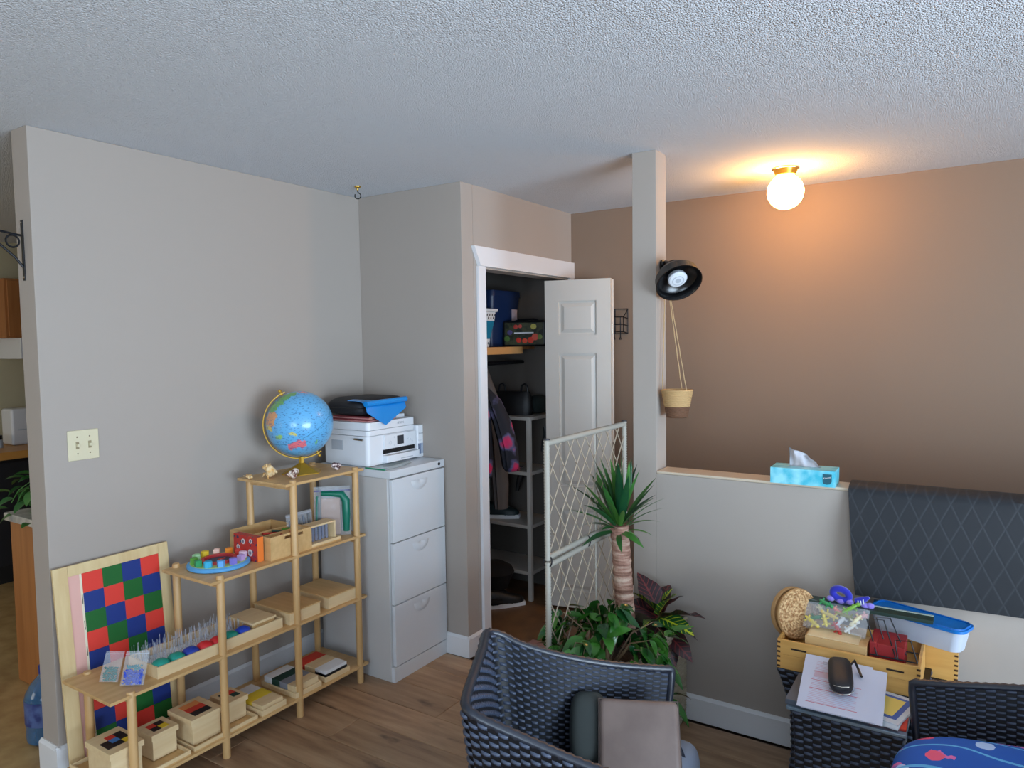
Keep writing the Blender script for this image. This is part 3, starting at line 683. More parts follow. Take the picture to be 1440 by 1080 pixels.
pr = thing('printer', 'white office printer with ink tanks on top of the filing cabinet', 'printer', (0, 0, CH))
PX0, PX1, PY0, PY1, PH = .1, .415, 1.262, 1.612, .235
def rbox(bm, a, c, r_, bev=.003):  # box with vertical corners rounded
    t = bmesh.new(); bmesh.ops.create_cube(t, size=1)
    for v in t.verts: v.co = Vector(((a[0]+c[0])/2+v.co.x*(c[0]-a[0]), (a[1]+c[1])/2+v.co.y*(c[1]-a[1]), (a[2]+c[2])/2+v.co.z*(c[2]-a[2])))
    bmesh.ops.bevel(t, geom=[e for e in t.edges if abs(e.verts[0].co.z-e.verts[1].co.z) > 1e-6], offset=r_, segments=6, profile=.5, affect='EDGES')
    merge(bm, t)
bm = new(); rbox(bm, (PX0, PY0, .004), (PX1-.004, PY1, .15), .022); rbox(bm, (PX0+.01, PY0+.01, 0), (PX1-.02, PY1-.01, .004), .01); link(bm, 'body', M_print, pr)
bm = new(); rbox(bm, (PX0, PY0, .1525), (PX1, PY1, .178), .022); link(bm, 'scanner', M_print, pr)
bm = new(); rbox(bm, (PX0, PY0, .18), (PX1, PY1, .218), .022); link(bm, 'lid', M_print, pr)
bm = new(); rbox(bm, (PX0+.005, PY1-.11, .218), (PX1-.06, PY1-.01, .235), .012); link(bm, 'document_feeder', M_print, pr)
bm = new(); box(bm, (PX1-.006, PY0+.11, .075), (PX1+.006, PY1-.004, .147), bev=.003, mtx=None); pnl = link(bm, 'control_panel', M_print, pr)
bm = new(); box(bm, (PX1+.006, PY0+.2, .09), (PX1+.0068, PY0+.25, .135)); link(bm, 'screen', plain('lcd_dark', 58, 60, 66, r=.2), pnl)
for yy, zz_, rr_ in ((PY0+.15, .105, .009), (PY0+.28, .115, .006), (PY0+.3, .105, .005), (PY0+.315, .095, .004), (PY0+.18, .13, .004), (PY0+.18, .09, .004)):
    bm = new(); lathe(bm, [(rr_-.001, 0), (rr_, 0), (rr_, .0012), (rr_-.001, .0012), (rr_-.001, 0)], 16, Matrix.Translation((PX1+.006, yy, zz_)) @ Matrix.Rotation(R(90), 4, 'Y')); link(bm, 'button', M_pgrey, pnl)
bm = new(); box(bm, (PX1-.006, PY0+.105, .052), (PX1-.001, PY1-.008, .073)); link(bm, 'output_slot', M_black, pr)
bm = new(); rbox(bm, (PX1-.02, PY0+.1, .012), (PX1+.03, PY1-.002, .046), .008); trp = link(bm, 'paper_tray', M_print, pr)
bm = new(); box(bm, (PX1+.0295, PY0+.2, .02), (PX1+.0315, PY1-.06, .024)); link(bm, 'tray_grip', M_pgrey, trp)
bm = new(); rbox(bm, (PX1-.17, PY1+.001, .003), (PX1+.012, PY1+.058, .172), .01); tk = link(bm, 'ink_tank', M_print, pr)
for k in range(4):
    bm = new(); box(bm, (PX1+.012, PY1+.006+.0125*k, .02), (PX1+.0132, PY1+.0145+.0125*k, .075)); link(bm, 'ink_window', plain('ink_window', 70, 88, 120) if k == 0 else plain('ink_window', 110, 130, 160), tk)
    bm = new(); box(bm, (PX1+.012, PY1+.0085+.0125*k, .088), (PX1+.0128, PY1+.012+.0125*k, .095)); link(bm, 'ink_mark', M_pgrey, tk)
ym = frame_mtx((PX1+.0003, PY0+.235, .199), (0, 1, 0), (0, 0, 1), (1, 0, 0)); text('brand_lettering', 'EPSON', .016, plain('grey_ink', 120, 126, 136), ym, pr)
text('tank_lettering', 'EcoTank', .010, plain('grey_ink2', 130, 136, 146), frame_mtx((PX1+.0124, PY1+.03, .128), (0, 1, 0), (0, 0, 1), (1, 0, 0)), tk)
bm = new(); box(bm, (PX0+.06, PY0-.001, .075), (PX0+.14, PY0+.002, .125), bev=.002); link(bm, 'side_recess', M_pgrey, pr)
bm = new(); tube(bm, [(PX0+.225, PY0-.006, .136), (PX0+.285, PY0-.006, .134)], .005, 8); link(bm, 'side_latch', M_chrome, pr)
# things on the printer
PT = CH+.235
nb = thing('notebook_stack', 'stack of two maroon clipboards lying on the printer lid under a black case', 'notebooks', (.25, 1.42, CH+.218))
M_mar = plain('maroon_cover', 128, 48, 52); M_pk = plain('dusty_pink_edge', 206, 140, 136)
for k in range(2):
    bm = new(); box(bm, (-.12, -.125+.006*k, .0+.013*k), (.135, .075, .006+.013*k), bev=.001); link(bm, 'cover', M_pk if k else M_pk, nb)
    bm = new(); box(bm, (-.118, -.122+.006*k, .006+.013*k), (.13, .072, .0125+.013*k)); link(bm, 'pages', M_mar, nb)
for yy in (-.11, .06):
    bm = new(); tube(bm, [(.13, yy, .016), (.143, yy+.008, .016)], .008, 8); link(bm, 'clip', plain('copper_clip', 186, 130, 112), nb)
cs = thing('soft_case', 'black zipped soft case lying on the printer', 'case', (.235, 1.435, CH+.246))
bm = new(); sellips(bm, (0, 0, .045), (.135, .168, .045), .45, .35, 40, 16); 
for v in bm.verts:
    if v.co.y < -.09: v.co.z *= 1-(-.09-v.co.y)*5.0*.5
link(bm, 'body', mat('black_nylon', (26, 27, 32), .65, bump=(300, .2, .001)), cs)
bm = new(); tube(bm, [(.136*math.copysign(abs(math.cos(a))**.35, math.cos(a)), .1695*math.copysign(abs(math.sin(a))**.35, math.sin(a)), .04) for a in [k*2*math.pi/48+.01 for k in range(48)]], .003, 6, closed=True); link(bm, 'zip', M_black, cs)
bm = new(); box(bm, (.1, -.118, .044), (.126, -.115, .070), bev=.001); link(bm, 'zip_pull', plain('white_pull', 220, 220, 222), cs)
fd = thing('plastic_folder', 'bright blue translucent plastic folder rolled over the black case on the printer', 'folder', (.38, 1.4, CH+.25))
M_bf = mat('blue_plastic', (20, 140, 220), .25, coat=.3); t_ = bmesh.new(); rows = []
prof = [(-.1, .074), (-.04, .073), (.0, .068), (.022, .052), (.03, .036), (.034, .018)]
for j, (x, z) in enumerate(prof): rows.append([t_.verts.new((x-.01, -.13+.285*i/8+(.0), z+.004*math.sin(i))) for i in range(9)])
for p, q in zip(rows, rows[1:]):
    for i in range(8): t_.faces.new((p[i], p[i+1], q[i+1], q[i]))
base = rows[-1]
tip = t_.verts.new((.058, -.035, -.050)); 
for i in range(8): t_.faces.new((base[i], base[i+1], tip))
bmesh.ops.recalc_face_normals(t_, faces=t_.faces); bmesh.ops.solidify(t_, geom=t_.faces[:], thickness=.0015); bm = new(); merge(bm, t_); link(bm, 'sheet', M_bf, fd, ang=50)
bm = new(); tube(bm, [(.02, -.135, .06), (.02, .158, .066)], .014, 12); link(bm, 'rolled_edge', M_bf, fd)

# ================================================================== WALL FITTINGS
sw = thing('light_switch', 'cream double light switch plate on the grey wall', 'light switch', (0, .1415, 1.2605))
M_ivory = plain('ivory_plastic', 214, 204, 172)
bm = new(); box(bm, (0, -.0575, -.058), (.006, .0575, .058), bev=.003); link(bm, 'plate', M_ivory, sw)
for yy in (-.023, .023):
    bm = new(); box(bm, (.006, yy-.006, -.014), (.0065, yy+.006, .014)); link(bm, 'slot', plain('tan_slot', 150, 136, 104), sw)
    bm = new(); box(bm, (.004, yy-.004, -.006), (.018, yy+.004, .006), bev=.0015, mtx=Matrix.Rotation(0, 4, 'Y')); link(bm, 'toggle', M_ivory, sw)
    for zz_ in (-.032, .032):
        bm = new(); lathe(bm, [(0, 0), (.003, 0), (.002, .0012), (0, .0014)], 10, Matrix.Translation((.006, yy, zz_)) @ Matrix.Rotation(R(90), 4, 'Y')); link(bm, 'screw', M_chrome, sw)
br = thing('plant_bracket', 'black scrolled iron hanging bracket on the end of the grey wall', 'bracket', (-.068, 0, 1.885))
bm = new(); box(bm, (-.008, -.004, 0), (.008, 0, .222), bev=.001); link(bm, 'back_plate', M_dark, br)
bm = new(); tube(bm, [(0, -.006, .165), (0, -.1, .178), (0, -.2, .19), (0, -.26, .19), (0, -.275, .2)], .004, 8); link(bm, 'arm', M_dark, br)
bm = new(); tube(bm, [(0, -.004, .05), (0, -.03, .085), (0, -.075, .125), (0, -.13, .158), (0, -.2, .185)], .0045, 8); link(bm, 'curved_brace', M_dark, br)
bm = new(); tube(bm, [(0, -.035+.022*math.cos(a), .142+.022*math.sin(a)) for a in [k*math.pi/12 for k in range(24)]], .0035, 6, closed=True); link(bm, 'ring', M_dark, br)
for zz_ in (.012, .212):
    bm = new(); lathe(bm, [(0, 0), (.004, 0), (.002, .002), (0, .002)], 10, Matrix.Translation((0, -.004, zz_)) @ Matrix.Rotation(R(90), 4, 'X')); link(bm, 'screw', M_chrome, br)
hk = thing('ceiling_hook', 'small brass swag hook on the ceiling near the closet corner', 'hook', (.212, 1.44, H))
bm = new(); lathe(bm, [(0, 0), (.017, 0), (.016, -.005), (.006, -.01), (.004, -.02), (0, -.022)], 16); link(bm, 'base_plate', M_brass, hk)
bm = new(); tube(bm, [(0, 0, -.015), (0, 0, -.028), (.006, .004, -.036)]+[(.0*1+.016*math.sin(a)*.8, .016*math.sin(a)*.55, -.048-.016*math.cos(a)*-1) for a in [R(60), R(100), R(140), R(180), R(220), R(260), R(300)]], .0028, 8); link(bm, 'hook', M_dark, hk)

gp = thing('ceiling_lamp', 'round white glass globe ceiling light glowing over the entry', 'ceiling light', (2.111, 2.355, H))
bm = new(); lathe(bm, [(0, 0), (.058, 0), (.058, -.006), (.05, -.022), (.046, -.034), (.04, -.036), (0, -.036)], 32); link(bm, 'fitter', M_brass, gp)
bm = new(); lathe(bm, [(.0585, -.001), (.063, -.002), (.063, -.006), (.0585, -.008)], 32); link(bm, 'rim', M_chrome, gp)
m = mat('glowing_opal_glass', (255, 250, 240), .3, emit=((255, 186, 104), 80.0)); bm = new(); sellips(bm, (0, 0, -.112), (.083, .083, .083), nu=40, nv=24); link(bm, 'glass_globe', m, gp)
d = bpy.data.lights.new('lamp_glow', 'POINT'); d.energy = 0.01; 
del d

sp = thing('spot_lamp', 'black clip-on spotlight with white bulb on the side of the column', 'lamp', (1.733, 1.735, 1.955))
M_bk = mat('black_enamel', (14, 14, 16), .25, spec=.6)
ax = Vector((.46, -.50, -.70)).normalized()
C0 = Vector((.080, -.05, -.045)); zz_ = ax; xx_ = zz_.cross(Vector((0, 0, 1))).normalized(); yy_ = zz_.cross(xx_)
mt = frame_mtx(C0, xx_, yy_, zz_)
bm = new(); lathe(bm, [(.0, -.055), (.03, -.055), (.038, -.05), (.042, -.02), (.044, -.012), (.086, .008), (.093, .02), (.094, .052), (.098, .058), (.094, .058), (.089, .05), (.088, .022), (.08, .012), (.04, -.006), (0, -.006)], 40, mt); link(bm, 'shade', M_bk, sp)
bm = new(); lathe(bm, [(0, .042), (.02, .043), (.036, .04), (.041, .034), (.038, .015), (.02, -.004)], 32, mt); bl = link(bm, 'bulb', mat('led_bulb', (226, 230, 236), .3), sp)
bm = new(); lathe(bm, [(.0, .0435), (.012, .044), (.012, .0428), (0, .0428)], 20, mt); lathe(bm, [(.022, .0436), (.025, .0436), (.025, .042), (.022, .042)], 24, mt); link(bm, 'bulb_marking', M_pgrey, bl)
bm = new(); tube(bm, [(.004, 0, 0), (.02, -.004, .012), (.035, -.014, .006), (.05, -.02, -.015), (.065, -.03, -.035)], .011, 10); lathe(bm, [(0, 0), (.026, 0), (.026, .008), (.018, .014), (0, .014)], 20, Matrix.Rotation(R(90), 4, 'Y')); link(bm, 'mount', M_bk, sp)
hb = thing('hanging_basket', 'small two-tone woven basket hanging by cords beside the column', 'basket', (1.806, 1.722, 1.295))
M_bt = mat('tan_weave', (196, 160, 110), .8, bump=(120, .6, .004)); M_bb = mat('brown_weave', (112, 78, 56), .8, bump=(120, .6, .004))
def coil(bm, r0, r1, z0, z1, n):
    for k in range(n):
        f = (k+.5)/n; r_ = r0+(r1-r0)*f; z = z0+(z1-z0)*f
        tube(bm, [(r_*math.cos(a)+.0, r_*math.sin(a), z+.0006*math.sin(a*24)) for a in [i*2*math.pi/48 for i in range(48)]], (z1-z0)/n*.62, 6, closed=True)
bm = new(); coil(bm, .042, .05, .004, .05, 6); lathe(bm, [(0, .002), (.042, .002)], 24); link(bm, 'lower_band', M_bb, hb)
bm = new(); coil(bm, .051, .064, .05, .122, 9); link(bm, 'upper_band', M_bt, hb)
for a in (R(205), R(330), R(90)):
    p = Vector((.062*math.cos(a), .062*math.sin(a), .115)); q = Vector((-.056, .012, .645))
    bm = new(); tube(bm, [p+(q-p)*(k/20)+Vector((.0008*math.sin(k*2), 0, 0)) for k in range(21)], .0022, 6); link(bm, 'cord', M_cord, hb)
hk2 = bm = new(); tube(bm, [(1.732, 1.735, 1.945), (1.742, 1.735, 1.945), (1.75, 1.735, 1.938), (1.75, 1.734, 1.945)], .003, 6); tag(link(bm, 'cord_hook', M_brass), 'tiny hook on the column holding the basket cords', 'hook')

tx = thing('tissue_box', 'turquoise tissue box on top of the low wall', 'tissue box', (2.333, 1.70, HH+.0125), R(1.5))
m = mat('turquoise_print', (60, 182, 206), .4, var=(16, (150, 220, 232), .4, .62)); 
bm = new(); box(bm, (-.118, -.055, 0), (.118, .06, .062), bev=.0015); link(bm, 'carton', m, tx)
bm = new(); sellips(bm, (0, 0, .062), (.07, .025, .0012), nu=24, nv=6); link(bm, 'slot', plain('slot_film', 170, 216, 222), tx)
t_ = bmesh.new(); g = []
for j in range(9):
    v = j/8; row = []
    for i in range(15):
        u_ = i/14; x = -.055+.115*u_*(1-.1*v)-.004*v; z = .062+v*(.075-.05*u_**1.3); y_ = .012*math.sin(u_*9+v*3)*(.4+v)+.004*math.sin(u_*23)
        row.append(t_.verts.new((x, y_, z)))
    g.append(row)
for p, q in zip(g, g[1:]):
    for i in range(14): t_.faces.new((p[i], p[i+1], q[i+1], q[i]))
bm = new(); bmesh.ops.solidify(t_, geom=t_.faces[:], thickness=.0008); merge(bm, t_); link(bm, 'tissue', mat('tissue_paper', (228, 230, 238), .9), tx, ang=80)
bm = new(); prism(bm, [(.078, .012), (.088, .01), (.1, .012), (.106, .022), (.106, .05), (.074, .05), (.074, .02)], 'xz', -.0556, -.0550); link(bm, 'logo_shield', plain('dark_teal', 20, 84, 100), tx)
text('logo_lettering', 'Kleenex', .0085, M_white, frame_mtx((.09, -.0562, .036), Vector((1, 0, .25)).normalized(), Vector((-.25, 0, 1)).normalized(), (0, -1, 0)), tx)

# quilted black mat thrown over the low wall
t_ = bmesh.new(); g = []; NX, NL = 40, 26
for i in range(NX+1):
    u_ = i/NX; x = 2.497+u_*1.55; row = []
    for j in range(NL+1):
        s_ = j/NL*.72
        if s_ < .03: y_, z = YH+TH+.008, HH+.016-(.03-s_)*1.0
        elif s_ < .16: y_, z = YH+TH+.008-(s_-.03), HH+.0155+.010*math.sin((s_-.03)/.13*math.pi)
        else:
            d = s_-.16; y_, z = YH-.010-.030*math.sin(min(1, d/.3)*math.pi*.5)*(.35+.65*math.exp(-u_*3))-.01*math.sin(u_*7+d*3)*(d/.3), HH+.0145-d*.80
        row.append(t_.verts.new((x+ (s_-.16)*.06*(1-u_) if s_ > .16 else x, y_, z)))
    g.append(row)
# fit the hanging length
for i in range(NX+1):
    for j in range(NL+1):
        v = g[i][j]
        if v.co.z < HH-.02: v.co.z = HH-(HH-v.co.z)*.86
for p, q in zip(g, g[1:]):
    for j in range(NL): t_.faces.new((p[j], p[j+1], q[j+1], q[j]))
bmesh.ops.recalc_face_normals(t_, faces=t_.faces); bmesh.ops.solidify(t_, geom=t_.faces[:], thickness=-.007)
m = mat('quilted_black_fabric', (42, 45, 51), .7); nt = m.node_tree; b = nt.nodes['Principled BSDF']; N = nt.nodes.new; L = nt.links.new; tc = N('ShaderNodeTexCoord')
acc = None
for sg in (1, -1):
    mp = N('ShaderNodeMapping'); L(tc.outputs['Object'], mp.inputs[0]); mp.inputs['Rotation'].default_value = (0, R(26*sg), 0)
    wv = N('ShaderNodeTexWave'); wv.wave_type = 'BANDS'; wv.bands_direction = 'X'; wv.inputs['Scale'].default_value = 5.5; L(mp.outputs[0], wv.inputs['Vector'])
    r_ = N('ShaderNodeMath'); r_.operation = 'POWER'; r_.inputs[1].default_value = 30; L(wv.outputs['Fac'], r_.inputs[0])
    if acc: a_ = N('ShaderNodeMath'); a_.operation = 'MAXIMUM'; L(acc.outputs[0], a_.inputs[0]); L(r_.outputs[0], a_.inputs[1]); acc = a_
    else: acc = r_
mm = N('ShaderNodeMixRGB'); mm.inputs[1].default_value = rgb(28, 31, 36); mm.inputs[2].default_value = rgb(42, 45, 50); L(acc.outputs[0], mm.inputs[0]); L(mm.outputs[0], b.inputs['Base Color'])
bp = N('ShaderNodeBump'); bp.invert = True; bp.inputs['Distance'].default_value = .002; bp.inputs['Strength'].default_value = .3; L(acc.outputs[0], bp.inputs['Height']); L(bp.outputs[0], b.inputs['Normal'])
bm = new(); merge(bm, t_); tag(link(bm, 'quilted_mat', m, ang=60), 'large charcoal quilted mat draped over the low wall', 'mat')

# black wire letter rack on the back wall
wr = thing('wire_rack', 'black wire letter rack on the back wall beside the open closet door', 'wall rack', (1.045, Y2, 1.635))
def wire(name, pts, r_=.003, cl=False):
    bm = new(); tube(bm, pts, r_, 6, closed=cl); return link(bm, name, M_dark, wr)
wire('back_frame', [(-.12, -.004, .04), (.05, -.004, .04), (.05, -.004, .19), (-.12, -.004, .19)], cl=True)
for z in (.04, .085, .13): wire('side_loop', [(-.12, -.004, z), (-.12, -.07, z+.01), (.05, -.07, z+.01), (.05, -.004, z)])
wire('side_arm', [(.05, -.004, .19), (.053, -.04, .165), (.05, -.07, .14), (.05, -.07, .05)])
for x in (-.09, -.05, -.01, .03): wire('front_wire', [(x, -.07, .14), (x, -.07, .02), (x, -.062, .004), (x, -.082, .004), (x, -.085, .016)])
wire('back_wire', [(-.035, -.004, .04), (-.035, -.004, .19)])

# ================================================================== CLOSET
bm = new(); box(bm, (0.001, Y1+.101, 1.585), (.425, Y2-.001, 1.602)); cshelf = link(bm, 'closet_shelf', M_oakk); tag(cshelf, 'orange wooden shelf across the inside of the closet', 'shelf')
bm = new(); box(bm, (.425, Y1+.101, 1.558), (.445, 2.64, 1.603), bev=.003); o = link(bm, 'front_edge', mat('oak_edge', (206, 150, 92), .45), cshelf)
bm = new(); box(bm, (.02, 2.28, 1.56), (.37, 2.295, 1.585)); box(bm, (.001, 2.28, 1.35), (.02, 2.295, 1.585)); tube(bm, [(.01, 2.288, 1.37), (.36, 2.288, 1.565)], .006, 6); link(bm, 'bracket', M_wmet, cshelf)
bm = new(); tube(bm, [(.33, Y1+.101, 1.50), (.33, Y2-.001, 1.50)], .013, 12); tag(link(bm, 'closet_rod', M_dark), 'metal hanging rod under the closet shelf', 'rod')
def basket_wall(bm, cx, cy, w0, d0, w1, d1, z0, z1, th=.003):
    pass
lbk = thing('laundry_basket', 'teal and white plastic laundry basket on the closet shelf', 'basket', (.255, 2.235, 1.603))
def frus(bm, a, c, z0, z1, r_=.03, n=6):
    """rounded rect frustum wall; a,c half sizes at z0,z1"""
    t = bmesh.new(); rr = []
    for (hx, hy), z in ((a, z0), (c, z1)):
        row = []
        for q in range(4):
            sx, sy = ((1, 1), (-1, 1), (-1, -1), (1, -1))[q]
            for k in range(n+1):
                an = R(90*q)+R(90)*k/n; row.append(t.verts.new((sx*(hx-r_)+r_*math.cos(an), sy*(hy-r_)+r_*math.sin(an), z)))
        rr.append(row)
    m_ = len(rr[0])
    for i in range(m_): t.faces.new((rr[0][i], rr[0][(i+1) % m_], rr[1][(i+1) % m_], rr[1][i]))
    bmesh.ops.recalc_face_normals(t, faces=t.faces); return t
M_tealp = plain('teal_plastic', 20, 122, 156)
bm = new(); t = frus(bm, (.13, .145), (.15, .165), .05, .16); bmesh.ops.solidify(t, geom=t.faces[:], thickness=.003); merge(bm, t); link(bm, 'body', M_tealp, lbk)
for nme, a, c, z0, z1, nr in (('upper_band', (.15, .165), (.156, .171), .16, .215, 2), ('lower_band', (.125, .14), (.13, .145), .0, .05, 1)):
    bm = new(); t = frus(bm, a, c, z0, z1); bmesh.ops.solidify(t, geom=t.faces[:], thickness=.003); merge(bm, t); o = link(bm, nme, M_white, lbk)
    bm = new()
    for r_ in range(nr):
        z = z0+(z1-z0)*((r_+1)/(nr+1))
        for k in range(11):
            f = (z-z0)/(z1-z0); hx, hy = a[0]+(c[0]-a[0])*f, a[1]+(c[1]-a[1])*f; y = -hy+.035+k*(2*hy-.07)/10+(.011 if r_ % 2 else 0)
            sellips(bm, (hx-.001, y, z), (.003, .0055, .009), nu=10, nv=6); sellips(bm, (-hx+.05+k*(2*hx-.1)/10, -hy+.001, z), (.0055, .003, .009), nu=10, nv=6)
    h_ = link(bm, 'hole', M_black, o); h_['kind'] = 'stuff'
bm = new(); t = frus(bm, (.156, .171), (.165, .18), .213, .215); merge(bm, t); t = frus(bm, (.165, .18), (.167, .182), .215, .232); bmesh.ops.solidify(t, geom=t.faces[:], thickness=.004); merge(bm, t); link(bm, 'rim', M_white, lbk)
bm = new(); box(bm, (-.11, -.125, .002), (.11, .125, .006)); link(bm, 'floor_panel', M_white, lbk)
bm = new(); sellips(bm, (.29, 2.26, 1.845), (.09, .1, .06), .8, .8, 20, 10); tag(link(bm, 'folded_cloth', plain('royal_blue_cloth', 30, 60, 160)), 'royal blue bundle sticking out of the laundry basket', 'cloth')
tt = thing('storage_tote', 'navy blue plastic tote standing on the closet shelf behind the laundry basket', 'storage tote', (.185, 2.595, 1.603))
M_navy = mat('navy_plastic', (20, 40, 78), .4)
bm = new(); t = frus(bm, (.14, .135), (.175, .165), 0, .33, .03); t.faces.new([v for v in t.verts if abs(v.co.z) < 1e-6][::-1]); bmesh.ops.recalc_face_normals(t, faces=t.faces); merge(bm, t); link(bm, 'body', M_navy, tt)
bm = new(); t = frus(bm, (.18, .17), (.176, .166), .32, .355, .03); t.faces.new([v for v in t.verts if v.co.z > .35]); bmesh.ops.recalc_face_normals(t, faces=t.faces); merge(bm, t); link(bm, 'lid', M_navy, tt)
bm = new(); box(bm, (.168, .06, .14), (.172, .12, .24), mtx=Matrix.Translation((.0, 0, 0))); link(bm, 'label_sticker', plain('label_white', 196, 180, 190), tt)
tote_y = 2.335
vb = thing('grocery_bag', 'dark insulated grocery bag printed with vegetables on the closet shelf', 'bag', (.475, 2.675, 1.603), R(-78))
M_vb = mat('vegetable_print', (64, 66, 44), .5, var=(26, (30, 34, 24), .42, .55))
bm = new(); box(bm, (-.085, -.15, 0), (.09, .14, .165), bev=.02, seg=3); link(bm, 'body', M_black, vb)
bm = new(); box(bm, (.0895, -.135, .012), (.092, .125, .15), bev=.001); fp = link(bm, 'front_print', M_vb, vb)
for (y, z, r_, c) in ((-.06, .125, .016, (170, 60, 50)), (-.03, .128, .013, (190, 70, 60)), (.06, .125, .02, (190, 180, 90)), (-.04, .04, .018, (200, 50, 34)), (0, .036, .018, (210, 70, 44)), (.04, .04, .022, (214, 60, 40)), (.07, .06, .024, (220, 90, 70)), (-.1, .09, .018, (84, 74, 120)), (-.12, .05, .02, (80, 110, 50)), (.1, .06, .018, (120, 140, 70))):
    bm = new(); sellips(bm, (.092, y, z), (.0015, r_, r_*.9), nu=14, nv=6); link(bm, 'printed_vegetable', plain('veg_print', *c), fp)
bm = new(); box(bm, (.092, -.07, .083), (.0935, .06, .09)); link(bm, 'printed_line', M_white, fp)
bm = new(); tube(bm, [(.05, -.1, .155), (.05, -.05, .17), (.05, .05, .172), (.05, .1, .155)], .006, 6); link(bm, 'handle', M_black, vb)
# white metal shelf rack
M_rack = mat('shaded_rack_metal', (178, 172, 164), .45)  # white metal darkened: the closet's shade is put into the colour
rk = thing('metal_rack', 'white metal rack with four shelves inside the closet', 'rack', (0, 0, 0))
RX0, RX1, RY0, RY1 = .04, .56, 2.515, 2.80
for x in (RX0, RX1):
    for y in (RY0, RY1):
        bm = new(); box(bm, (x-.013, y-.013, .0), (x+.013, y+.013, 1.165), bev=.002); link(bm, 'leg', M_rack, rk)
for z in (1.165, .82, .483, .188):
    bm = new(); box(bm, (RX0-.01, RY0-.012, z-.022), (RX1+.012, RY1+.012, z), bev=.002); link(bm, 'shelf', M_rack, rk)
# hanging coat
ctt = thing('coat', 'black coat with pink and purple floral pattern hanging in the closet', 'coat', (.42, 2.12, .85))
m = mat('floral_coat', (34, 34, 46), .8); nt = m.node_tree; b = nt.nodes['Principled BSDF']; N = nt.nodes.new; L = nt.links.new; tc = N('ShaderNodeTexCoord')
vn = N('ShaderNodeTexVoronoi'); vn.inputs['Scale'].default_value = 8.5; L(tc.outputs['Object'], vn.inputs['Vector']); nz = N('ShaderNodeTexNoise'); nz.inputs['Scale'].default_value = 22; L(tc.outputs['Object'], nz.inputs['Vector'])
sb = N('ShaderNodeMath'); sb.operation = 'ADD'; ml = N('ShaderNodeMath'); ml.operation = 'MULTIPLY'; ml.inputs[1].default_value = .5; L(nz.outputs[0], ml.inputs[0]); L(vn.outputs['Distance'], sb.inputs[0]); L(ml.outputs[0], sb.inputs[1])
cr = N('ShaderNodeValToRGB'); e = cr.color_ramp.elements; e[0].position = .38; e[0].color = rgb(206, 40, 96); e[1].position = .72; e[1].color = rgb(26, 27, 38); x_ = e.new(.5); x_.color = rgb(170, 60, 100); x_ = e.new(.56); x_.color = rgb(92, 88, 128)
L(sb.outputs[0], cr.inputs[0]); L(cr.outputs[0], b.inputs['Base Color'])
def sweep(bm, rows, n=24):
    t = bmesh.new(); rings = [[t.verts.new((cx+rx*math.cos(2*math.pi*i/n), cy+ry*math.sin(2*math.pi*i/n)*(1+.12*math.sin(i*2.7)), z)) for i in range(n)] for cx, cy, rx, ry, z in rows]
    for p, q in zip(rings, rings[1:]):
        for i in range(n): t.faces.new((p[i], p[(i+1) % n], q[(i+1) % n], q[i]))
    t.faces.new(rings[0][::-1]); t.faces.new(rings[-1]); bmesh.ops.recalc_face_normals(t, faces=t.faces); merge(bm, t)
bm = new(); sweep(bm, [(0, -.02, .13, .085, 0), (0, -.02, .14, .09, .1), (0, -.02, .135, .08, .3), (-.01, -.02, .14, .075, .45), (-.05, -.02, .12, .06, .53), (-.08, -.02, .05, .035, .585), (-.09, -.02, .03, .02, .6)]); link(bm, 'body', m, ctt, ang=70)
bm = new(); sweep(bm, [(.20, .10, .035, .04, .03), (.20, .09, .05, .05, .06), (.195, .075, .055, .055, .18), (.17, .05, .055, .055, .32), (.12, .03, .05, .045, .45), (.06, .0, .035, .03, .53)]); link(bm, 'sleeve', m, ctt, ang=70)
bm = new(); tube(bm, [(.155, .105, .045), (.245, .11, .045)], .012, 8); link(bm, 'cuff_strap', plain('crimson_cuff', 110, 20, 44), ctt)
bm = new(); tube(bm, [(-.09, -.02, .58), (-.09, -.02, .625), (-.09, -.01, .664)], .003, 6); link(bm, 'hanger_hook', M_dark, ctt)
bm = new(); sweep(bm, [(.42, 2.40, .04, .045, .60), (.42, 2.395, .05, .055, .75), (.41, 2.38, .055, .05, 1.0), (.38, 2.36, .05, .04, 1.3), (.33, 2.36, .015, .03, 1.486)]); tag(link(bm, 'hanging_trousers', mat('grey_cloth', (92, 86, 84), .85), ang=70), 'plain grey trousers hanging behind the floral coat', 'trousers')
def shoe(lab, loc, rz, m, Lh=.26):
    t = thing('shoe', lab, 'shoe', loc, rz)
    bm = new(); tt_ = bmesh.new(); rings = []; n = 16
    for k in range(13):
        f = k/12; x = -Lh/2+Lh*f; wd = .03+.012*math.sin(f*math.pi)+(.006 if f > .6 else 0); hh_ = (.085-.01*f if f < .35 else .085-.055*((f-.35)/.65)**.8); 
        if k in (0, 12): wd *= .6; hh_ *= .7
        rings.append([tt_.verts.new((x, wd*math.copysign(abs(math.cos(a))**.7, math.cos(a)), .022+hh_*max(0, math.sin(a))**.8 if math.sin(a) > 0 else .022)) for a in [2*math.pi*i/n for i in range(n)]])
    for p, q in zip(rings, rings[1:]):
        for i in range(n): tt_.faces.new((p[i], p[(i+1) % n], q[(i+1) % n], q[i]))
    tt_.faces.new(rings[0][::-1]); tt_.faces.new(rings[-1]); bmesh.ops.recalc_face_normals(tt_, faces=tt_.faces); merge(bm, tt_); link(bm, 'upper', m, t, ang=60)
    bm = new(); prism(bm, [(-Lh/2-.004+ (Lh+.01)*f, s_*(.034+.014*math.sin(f*math.pi))) for s_, fs_ in ((1, [0, .1, .3, .5, .7, .9, 1]), (-1, [1, .9, .7, .5, .3, .1, 0])) for f in fs_], 'xy', 0, .024); link(bm, 'sole', M_white, t)
    return t
